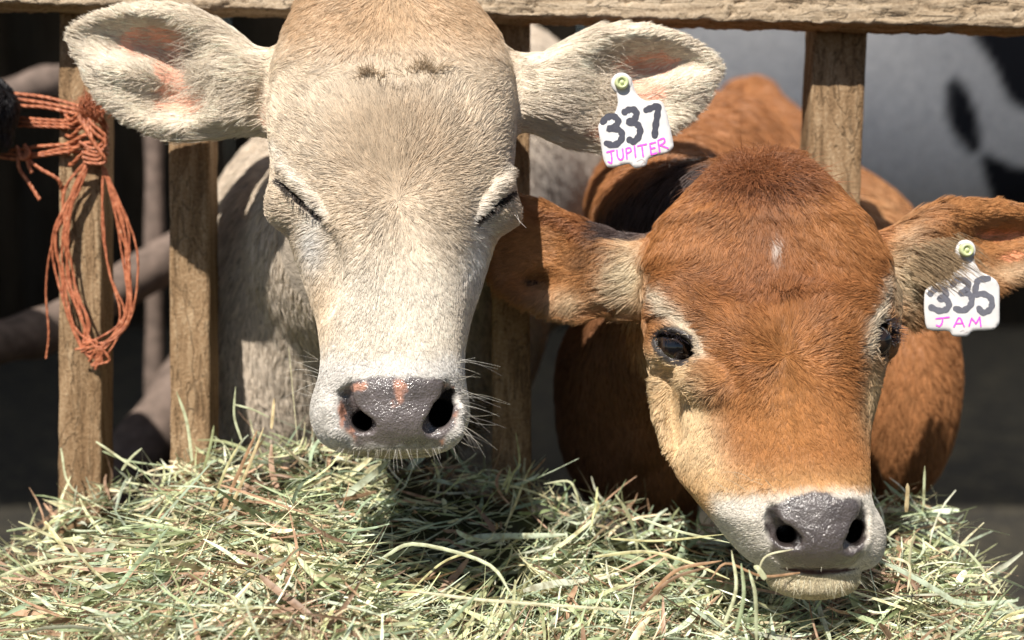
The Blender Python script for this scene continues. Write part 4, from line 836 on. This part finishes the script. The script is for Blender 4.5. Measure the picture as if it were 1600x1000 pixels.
for _ in range(14): X = g.uniform(1130, 1230); spec.append((X, g.uniform(745, 790), snap_w(mv, X, 775, 100), -.8, g.uniform(.2, 1), .6, g.uniform(20, 60)))
for _ in range(18): Y = g.uniform(850, 905); spec.append((1366-(Y-850)*.5, Y, 70, 1, -.4, .4, g.uniform(15, 45)))
whiskers(spec, 'whiskers', calfM, [(.8, .76, .6), (.75, .7, .5), (.2, .15, .1)], .34, 17)
tuft('forelock', 2600, (1095, 1290, 246, 312), lambda X, Y: np.stack([(X-1190)*.013, .75-(Y-246)*.026, .5+0*X], 1), (16, 34), .42, (.33, .135, .058), calfM, 61, mv, .5)
tuft('forelock', 130, (1190, 1262, 452, 462), lambda X, Y: np.stack([(X-1228)*.02, 1+0*X, .8+0*X], 1), (10, 20), .42, (.33, .14, .055), calfM, 62, mv, .5)
print('calf M', time.time()-T0)
# ------------------------------------------------------------------ ear tags
PLASTIC = simple('white_tag_plastic', (.64, .62, .61), .45, .12, 90, .12, .45); GREENISH = simple('pale_green_plastic', (.55, .60, .32), .4, .05, 300, .08, .45)
def ink(name, col): return simple(name, col, .5, 0, 500, .12, .3)
BLACKINK = ink('marker_ink_grey', (.055, .055, .075)); PINKINK = ink('marker_ink_pink', (.80, .10, .62))
def stroke_mesh(paths, width, to3, lift):
    parts = []
    for pts in paths:
        q = spline([(x, y, 0) for x, y in pts], max(8, 7*len(pts)))[:, :2]; t_ = nrm(np.gradient(q, axis=0)); s_ = np.stack([-t_[:, 1], t_[:, 0]], 1)
        w = width*.5*(1+.12*np.sin(np.arange(len(q))*.9+q[0, 0]))[:, None]; a = math.pi
        V = [q-s_*w, q+s_*w]; e0 = [q[0]+w[0]*(-s_[0]*math.cos(x)-t_[0]*math.sin(x)) for x in np.linspace(0, a, 9)]; e1 = [q[-1]+w[-1]*(s_[-1]*math.cos(x)+t_[-1]*math.sin(x)) for x in np.linspace(0, a, 9)]
        v = np.concatenate(V); n = len(q); i = np.arange(n-1); f = np.stack([i, i+1, n+i+1, n+i], 1)
        for e, c in ((e0, q[0]), (e1, q[-1])):
            o = len(v); v = np.concatenate([v, e, [c]]); f = np.concatenate([f, [[o+k, o+k+1, o+9, o+9] for k in range(8)]])
        parts.append((to3(v, lift), f))
    return merge(parts)
def ear_tag(label, outline, hole, w0, slope, numbers, lettering, nw, lw, mark, INK):
    """outline etc. in picture X,Y of the flat tag; w0 depth, slope d(w)/d(X,Y)"""
    c0 = P(*hole, w0); root = empty('ear_tag', tuple(W(c0)[0])); tag(root, label, 'ear tag')
    def to3(xy, lift): xy = np.asarray(xy, float); w = w0+slope[0]*(xy[:, 0]-hole[0])+slope[1]*(xy[:, 1]-hole[1])+3*np.sin((xy[:, 0]-hole[0])*.03); s_ = 1-w/F0; return np.stack([(xy[:, 0]-800)*s_, (500-xy[:, 1])*s_, w+lift], 1)
    o = np.array(outline, float); nxt = np.roll(o, -1, 0); o = np.concatenate([o*(1-k)+nxt*k for k in (0, .25, .5, .75)], 1).reshape(-1, 2)
    for _ in range(1): o = (np.roll(o, 1, 0)+2*o+np.roll(o, -1, 0))/4
    import mathutils; n = len(o)
    from mathutils.geometry import delaunay_2d_cdt
    gx, gy = np.meshgrid(np.arange(o[:, 0].min(), o[:, 0].max(), 5), np.arange(o[:, 1].min(), o[:, 1].max(), 5)); gp = np.stack([gx.ravel(), gy.ravel()], 1); gp = gp[poly_sd(gp[:, 0], gp[:, 1], [tuple(a) for a in o]) > 2.5]
    allp = np.concatenate([o, gp]); r_ = delaunay_2d_cdt([Vector(a) for a in allp], [], [list(range(n))], 1, 1e-4)
    vv = np.array([tuple(a) for a in r_[0]]); tf = np.array([f for f in r_[2]]); m_ = len(vv)
    ed = [(a, (a+1) % n) for a in range(n)]
    sd = poly_sd(vv[:, 0], vv[:, 1], [tuple(a) for a in o]); lip = np.clip(np.abs(sd)/2, 0, 1)
    fr = to3(vv, 0); fr[:, 2] += .9*lip; bk = to3(vv, -3.4)
    F_ = [list(f) for f in tf]+[[b+m_ for b in f[::-1]] for f in tf]+[[a+m_, b+m_, b, a] for a, b in ed]
    me = bpy.data.meshes.new('flag'); me.from_pydata(W(np.concatenate([fr, bk])).tolist(), [], F_); me.materials.append(PLASTIC)
    import bmesh; bm = bmesh.new(); bm.from_mesh(me); bmesh.ops.recalc_face_normals(bm, faces=bm.faces); bm.to_mesh(me); bm.free()
    me.polygons.foreach_set('use_smooth', np.ones(len(me.polygons), bool)); link(bpy.data.objects.new('flag', me), root)
    v, f = stroke_mesh(numbers, nw, to3, 1.5); link_quads('number', v, f, INK, root)
    v, f = stroke_mesh(lettering, lw, to3, 1.6); link_quads('lettering', v, f, PINKINK, root)
    v, f = stroke_mesh(mark, .8, to3, 1.4); link_quads('moulded_mark', v, f, simple('tag_mark', (.45, .38, .36), .5), root)
    def disc(cc, prof, mat_, nm):
        P_ = np.array(prof); a = np.linspace(0, 2*math.pi, 32, endpoint=False); c3 = to3(np.array([cc]), 0)[0]
        v = np.stack([P_[:, :1]*np.cos(a)+c3[0], P_[:, :1]*np.sin(a)+c3[1], P_[:, 1:]+0*a[None]+c3[2]], 2).reshape(-1, 3); i = np.arange(len(P_)-1)[:, None]*32; j = np.arange(32)[None]; j2 = (j+1) % 32
        return mesh_np(nm, v, np.stack([i+j2, i+j, i+32+j, i+32+j2], 2).reshape(-1, 4)[:, ::-1], mat_, root)
    disc(hole, [(0.01, 11.5), (3, 11.5), (4, 9), (5.6, 9), (6.6, 12.5), (10, 12), (11.5, 8), (11.5, 0), (11, -14)], GREENISH, 'stud'); disc(hole, [(11.6, 3), (15.5, 3), (17, 1), (17, -4)], PLASTIC, 'collar')
    return root
def link_quads(name, v, f, m, root):
    me = bpy.data.meshes.new(name); fl = [[q[0], q[1], q[2]] if q[2] == q[3] else list(q) for q in f.tolist()]; me.from_pydata(W(v).tolist(), [], fl); me.materials.append(m)
    import bmesh; bm = bmesh.new(); bm.from_mesh(me)
    vd = Vector(tuple(BACK))
    for f_ in bm.faces:
        f_.normal_update()
        if f_.normal.dot(vd) < 0: f_.normal_flip()
    bm.to_mesh(me); bm.free(); link(bpy.data.objects.new(name, me), root)
def xf(o, sc=1/2.857, ox=780, oy=0): return [[(ox+x*sc, oy+y*sc) for x, y in p] for p in o]
num1 = xf([[(462, 545), (480, 525), (510, 520), (530, 538), (520, 562), (490, 575), (530, 578), (548, 600), (540, 630), (510, 648), (478, 640)],
           [(560, 500), (580, 490), (605, 492), (612, 512), (600, 535), (575, 545), (610, 552), (628, 575), (622, 610), (600, 632), (582, 625)],
           [(655, 492), (685, 480), (708, 475), (706, 510), (698, 560), (694, 605)]])
let1 = xf([[(480, 680), (512, 672)], [(498, 676), (502, 705), (500, 728), (486, 722)], [(525, 672), (528, 700), (540, 714), (553, 702), (550, 666)], [(570, 710), (566, 664)], [(566, 664), (582, 660), (588, 674), (570, 686)], [(603, 652), (608, 702)], [(618, 652), (656, 644)], [(636, 648), (642, 698)],
           [(672, 642), (678, 690)], [(672, 642), (696, 636)], [(675, 664), (694, 660)], [(678, 690), (702, 684)], [(716, 678), (708, 628)], [(708, 628), (732, 618), (738, 634), (718, 650)], [(722, 650), (752, 662)]])
T1 = [(966, 160), (962, 176), (938, 190), (934, 198), (939, 225), (943, 250), (949, 261), (957, 262), (984, 255), (991, 262), (996, 263), (1010, 259), (1013, 247), (1046, 238), (1053, 230), (1051, 216), (1041, 172), (1035, 159), (1026, 156), (1010, 158), (1000, 153), (992, 142), (989, 130), (986, 120), (975, 116), (963, 119), (959, 129), (963, 142)]
ear_tag('white ear tag numbered 337 hanging from the pale calf\'s ear', T1, (971, 130), -72, (-.05, .12), num1, let1, 10, 2.6, xf([[(615, 720), (635, 712), (652, 722), (640, 728), (632, 742)]]), BLACKINK)
num2 = [[(x*.2+1400, y*.2+360) for x, y in p] for p in [[(268, 492), (300, 462), (350, 455), (385, 475), (382, 515), (335, 532), (385, 540), (412, 570), (395, 612), (340, 628), (275, 602)],
           [(440, 425), (470, 392), (520, 388), (560, 412), (555, 455), (505, 490), (560, 490), (590, 535), (575, 590), (520, 625), (462, 610)], [(720, 375), (645, 388), (625, 430), (618, 495), (680, 495), (738, 530), (745, 590), (715, 630), (670, 640), (645, 608)]]]
let2 = [[(x*.2+1400, y*.2+360) for x, y in p] for p in [[(310, 690), (412, 678)], [(362, 685), (358, 720), (340, 748), (315, 742)], [(450, 752), (492, 682), (530, 750)], [(468, 728), (518, 725)], [(568, 748), (588, 686)], [(588, 686), (622, 728)], [(622, 728), (652, 678)], [(652, 678), (660, 748)]]]
T2 = [(1504, 400), (1503, 412), (1480, 436), (1452, 446), (1445, 456), (1444, 480), (1446, 505), (1449, 514), (1458, 517), (1484, 517), (1488, 524), (1493, 526), (1512, 526), (1519, 517), (1552, 516), (1562, 507), (1562, 480), (1562, 448), (1557, 438), (1547, 431), (1532, 425), (1524, 412), (1520, 396), (1516, 384), (1509, 380), (1501, 385)]
ear_tag('white ear tag numbered 335 half under hair on the brown calf\'s ear', T2, (1508, 391), -82, (-.02, .05), num2, let2, 9.5, 2.4, [[(1500, 518), (1505, 516), (1506, 520)], [(1508, 520), (1512, 518)]], ink('faded_marker_ink', (.13, .13, .155)))
# hair that falls over the second tag
g = np.random.default_rng(31); n = 520; X = g.uniform(1420, 1505, n); Y = g.uniform(370, 432, n)+(X-1465)*-.25; r = np.array([P(x, y, -80-abs(x-1450)*.05) for x, y in zip(X, Y)])
d = nrm(np.stack([np.ones(n), -.45+g.normal(0, .12, n), .10+g.normal(0, .05, n)], 1)); s_ = np.linspace(0, 1, 6)[None, :, None]; L_ = g.uniform(26, 58, n)
p = r[:, None]+L_[:, None, None]*(d[:, None]*s_+np.array([0, -.22, -.05])*s_*s_)
strands('ear_hair', p, np.tile(np.linspace(.45, .12, 6), (n, 1)), C(.5, .36, .22)*g.uniform(.4, 1.2, (n, 1)), HAIR, calfM)

# ------------------------------------------------------------------ orange baling twine
m, nt, nd, b = mat('orange_twine'); b.inputs['Roughness'].default_value = .5
tc = N(nt, 'ShaderNodeTexCoord'); nz = N(nt, 'ShaderNodeTexNoise', i_Scale=260, i_Detail=4); nt.links.new(tc.outputs['Object'], nz.inputs['Vector']); r = ramp(nt, [(.3, (.26, .07, .028)), (.6, (.50, .165, .075)), (.8, (.62, .33, .2))]); nt.links.new(nz.outputs[0], r.inputs[0]); nt.links.new(r.outputs[0], b.inputs['Base Color'])
bp = N(nt, 'ShaderNodeBump', i_Strength=.8, i_Distance=.001); nt.links.new(nz.outputs[0], bp.inputs['Height']); nt.links.new(bp.outputs[0], b.inputs['Normal']); TW = m
twine = empty('baling_twine', tuple(W(P(130, 240, -290))[0])); tag(twine, 'orange baling twine knotted round the slat with long loops hanging down', 'twine')
g = np.random.default_rng(41)
def twist(pts, rad, n=40, jit=0):
    q = spline([P(*a) for a in pts], n); q = q+jit*np.stack([np.sin(np.arange(n)*.7+g.uniform(0, 6)), np.cos(np.arange(n)*.5+g.uniform(0, 6)), np.sin(np.arange(n)*.6)], 1)*.8
    t_ = nrm(np.gradient(q, axis=0)); u = nrm(np.cross(t_, [.2, .3, 1.])); w = np.cross(t_, u); out = []
    for ph in (0, 2.1, 4.2):
        a = (np.arange(n)*.9+ph)[:, None]; out.append(tube(q+(np.cos(a)*u+np.sin(a)*w)*rad*.5, np.full(n, rad*.62), 5))
    return merge(out)
def tw(name, plist, rad, n=40, jit=0): v, f = merge([twist(p, rad, n, jit) for p in plist]); mesh_np(name, v, f, TW, twine)
J = lambda s=3: g.normal(0, s)
loops = []
for i in range(9):
    e = g.random(); xr = 168+48*e; xl = 84+22*g.random(); bot = 535+30*g.random()
    loops.append([(148+J(), 238+J(), -285), (120-20*(1-e)+J(), 300+J(), -284), (xl+J(2), 370+J(6), -286), (xl+6+J(4), 440+J(6), -290), (xl+28+J(4), 505+J(6), -284), (148+J(6), bot, -280), (190+8*e+J(3), 500+J(6), -282), (xr+J(3), 430+J(5), -284), (xr-12+J(3), 350+J(5), -284), (162+J(), 260+J(), -282)])
for i, q in enumerate(loops): tw('loop', [q], 1.9+.7*g.random(), 60, 1.2)
tw('loop', [[(140, 245, -284), (112, 320, -288), (82, 380, -300), (72, 450, -310), (76, 520, -312), (72, 560, -312)]], 1.9, 50)
tw('knot', [[(100+k*2, 172+k*17+J(), -306), (112, 182+k*14+J(), -286), (135+J(), 168+k*14, -274), (158+J(), 178+k*12, -276), (166, 196+k*9, -296), (168, 200+k*8, -330)] for k in range(6)], 3.4, 30)
tw('knot', [[(128+J(4), 180+J(), -272), (150+J(4), 195+k*10, -262), (162+J(4), 215+k*9, -266), (150+J(4), 232+k*6, -268), (130+J(4), 222+k*8, -272)] for k in range(5)], 3.2, 26)
tw('knot', [[(130+J(8), 548+J(6), -280), (150+J(6), 540+J(8), -272), (165+J(8), 558+J(6), -276), (148+J(8), 572+J(4), -278)] for k in range(6)], 2.4, 22)
tw('cord', [[(-30, 140+k*8+J(2), -330), (30, 148+k*8+J(2), -318), (70, 154+k*8+J(2), -306), (110, 162+k*7, -296), (140, 170+k*6, -284)] for k in range(3)], 3.2, 30)
tw('cord', [[(-30, 178+k*6, -330), (30, 184+k*6, -318), (80, 188+k*5, -304), (130, 190+k*5, -284)] for k in range(3)], 3.0, 30)
tw('cord', [[(-30, 226+k*6, -325), (20, 234+k*7, -315), (60, 232+k*6+J(), -304), (100, 226+k*6, -294), (140, 222+k*6, -280)] for k in range(3)], 3.2, 30)
tw('cord', [[(28, 232, -300), (30, 262, -300), (44, 284, -302), (62, 312, -300)], [(34, 240, -300), (60, 262, -300), (90, 280, -300), (98, 300, -312)], [(40, 236, -298), (44, 256, -296), (50, 270, -298)], [(26, 228, -298), (34, 248, -292), (46, 240, -292), (38, 226, -296)]], 3.4, 24)
fr = []
for _ in range(240):
    x, y = 144+J(9), 178+J(7); fr.append(tube(spline([P(x, y, -268), P(x+J(5), y-10+J(4), -262+J(4)), P(x+J(9), y-20+J(8), -260+J(6))], 6), np.linspace(.8, .35, 6), 4))
v, f = merge(fr); mesh_np('frayed_end', v, f, TW, twine)

# ------------------------------------------------------------------ black calf at the frame's edge
FB = Vol((-1500, 150, -900), (-790, 560, -150), 7)
s_ = lambda X, Y, w: P(X, Y, w)
FB.ell(s_(-26, 170, -262), (58, 56, 56), 20); FB.cap(s_(-40, 168, -290), s_(-190, 130, -420), 56, 105, 30); FB.cap(s_(-190, 140, -430), s_(-330, 200, -620), 110, 125, 40); FB.ell(s_(-12, 215, -270), (34, 26, 36), 14)
bv2, bf2 = FB.mesh(); BB = Vol((-2100, -1300, -2100), (-1200, 500, -520), 22)
BB.cap(s_(-330, 200, -640), s_(-420, 330, -900), 130, 230, 50); BB.ell(s_(-430, 400, -1300), (260, 300, 560), 60); legs(BB, (-520, -380), (-950, -1700), 560, 36)
xv, xf_ = BB.mesh(); calfB = empty('calf', tuple(W(P(-250, 200, -600))[0]*np.array([1, 1, 0]))); tag(calfB, 'black calf whose furry muzzle just enters beside the twine knot', 'calf')
def pB(p, n, s=False): c = np.tile(C(.012, .011, .012), (len(p), 1)); return (c, 0*p[:, 0]) if s else (c, p[:, 0], p[:, 1])
build_calf(calfB, FB, BB, lambda p, n, s: pB(p, n, True), None)
fur(bv2, bf2, 52000, lambda c, n: 1.+0*c[:, 0], lambda r, n: np.tile([-.8, -.3, -.3], (len(r), 1))+.4*n*0, lambda r, n: np.full(len(r), 15.), lambda p, n: pB(p, n)[0]*np.random.default_rng(1).uniform(.6, 4.5, (len(p), 1)), 'fur', calfB, rad=.5, clump=8, lift=.4, seed=33)

# ------------------------------------------------------------------ black and white cow standing in the shade
V2 = Vol((-200, -2700, -5200), (3600, 1800, -2600), 27)
K = lambda X, Y, w: P(X, Y, w)
V2.ell(K(1330, 175, -3700), (1250, 620, 560), 120); V2.ell(K(1500, 60, -3650), (560, 600, 520), 150); V2.ell(K(1060, 200, -3700), (560, 560, 520), 150); V2.cap(K(1600, 130, -3700), K(1790, 40, -3700), 430, 280, 120)
V2.ell(K(1880, 40, -3700), (330, 230, 220), 80)
for x, w in ((1180, -3450), (1260, -3950), (1790, -3450), (1880, -3950)):
    top = P(x, 300, w); wp = W(top)[0]; fw = wp.copy(); fw[2] = .03; q = fw.copy(); q[2] -= CAM_Z; f_ = np.stack([RIGHT, UP, BACK])@(q/U); f_[2] += F0; V2.path([top, .5*top+.5*f_, f_], [230, 110, 90], 90)
v2, f2 = V2.mesh()
COAT = skin_mat('cow_coat')
def pH(p, n):
    X, Y = proj(p); w = 4*vnoise(p, 260); c = np.tile(C(.88, .84, .80), (len(p), 1))
    pol = [[(1478, 132), (1490, 120), (1512, 140), (1530, 180), (1532, 235), (1515, 243), (1490, 215), (1478, 185)], [(1515, 20), (1522, 60), (1555, 110), (1580, 160), (1640, 190), (1700, 120), (1660, 0)], [(1530, 245), (1545, 240), (1600, 262), (1660, 250), (1700, 330), (1600, 330), (1550, 318)]]
    d = np.maximum.reduce([poly_sd(X+w, Y-w, q) for q in pol]); c = lerp(c, C(.018, .018, .022), ss(-5, 5, d)); c = lerp(c, C(.30, .22, .13), .8*ss(330, 420, Y)); return c
cow = mesh_np('cow', v2, f2, COAT, None, cols=pH(v2, 0), extra={'wet': np.zeros(len(v2))}); tag(cow, 'black and white cow standing side on in the shade behind the brown calf', 'cow')

# ------------------------------------------------------------------ poles lying and standing in the pen
BARK = simple('bare_pole', (.15, .11, .09), .8, .6, 60, .35)
def pole(pts, r, label):
    v, f = tube(spline([P(*a) for a in pts], 20), r*(1+.1*np.sin(np.arange(20)*1.1)), 14); n = len(v)
    o = mesh_np('wooden_pole', v, f, BARK); tag(o, label, 'pole', 'poles of the pen at the left')
pole([(-140, 560, -700), (20, 530, -900), (100, 500, -1050), (300, 380, -1400), (400, 300, -1600)], 54, 'thick bare pole crossing behind the twine slat and rising to the right')
pole([(-60, 175, -1600), (60, 135, -1700), (140, 120, -1800), (330, 95, -2000)], 50, 'blurred grey pole high in the dark behind the twine knot')
pole([(150, 790, -1000), (215, 710, -1100), (300, 590, -1300), (420, 470, -1500)], 72, 'thick pole slanting up from the hay between the two left slats')
pole([(242, 900, -1500), (242, 500, -1500), (240, 160, -1500)], 26, 'thin upright grey pole standing in the dark between the left slats')
print('done', time.time()-T0)
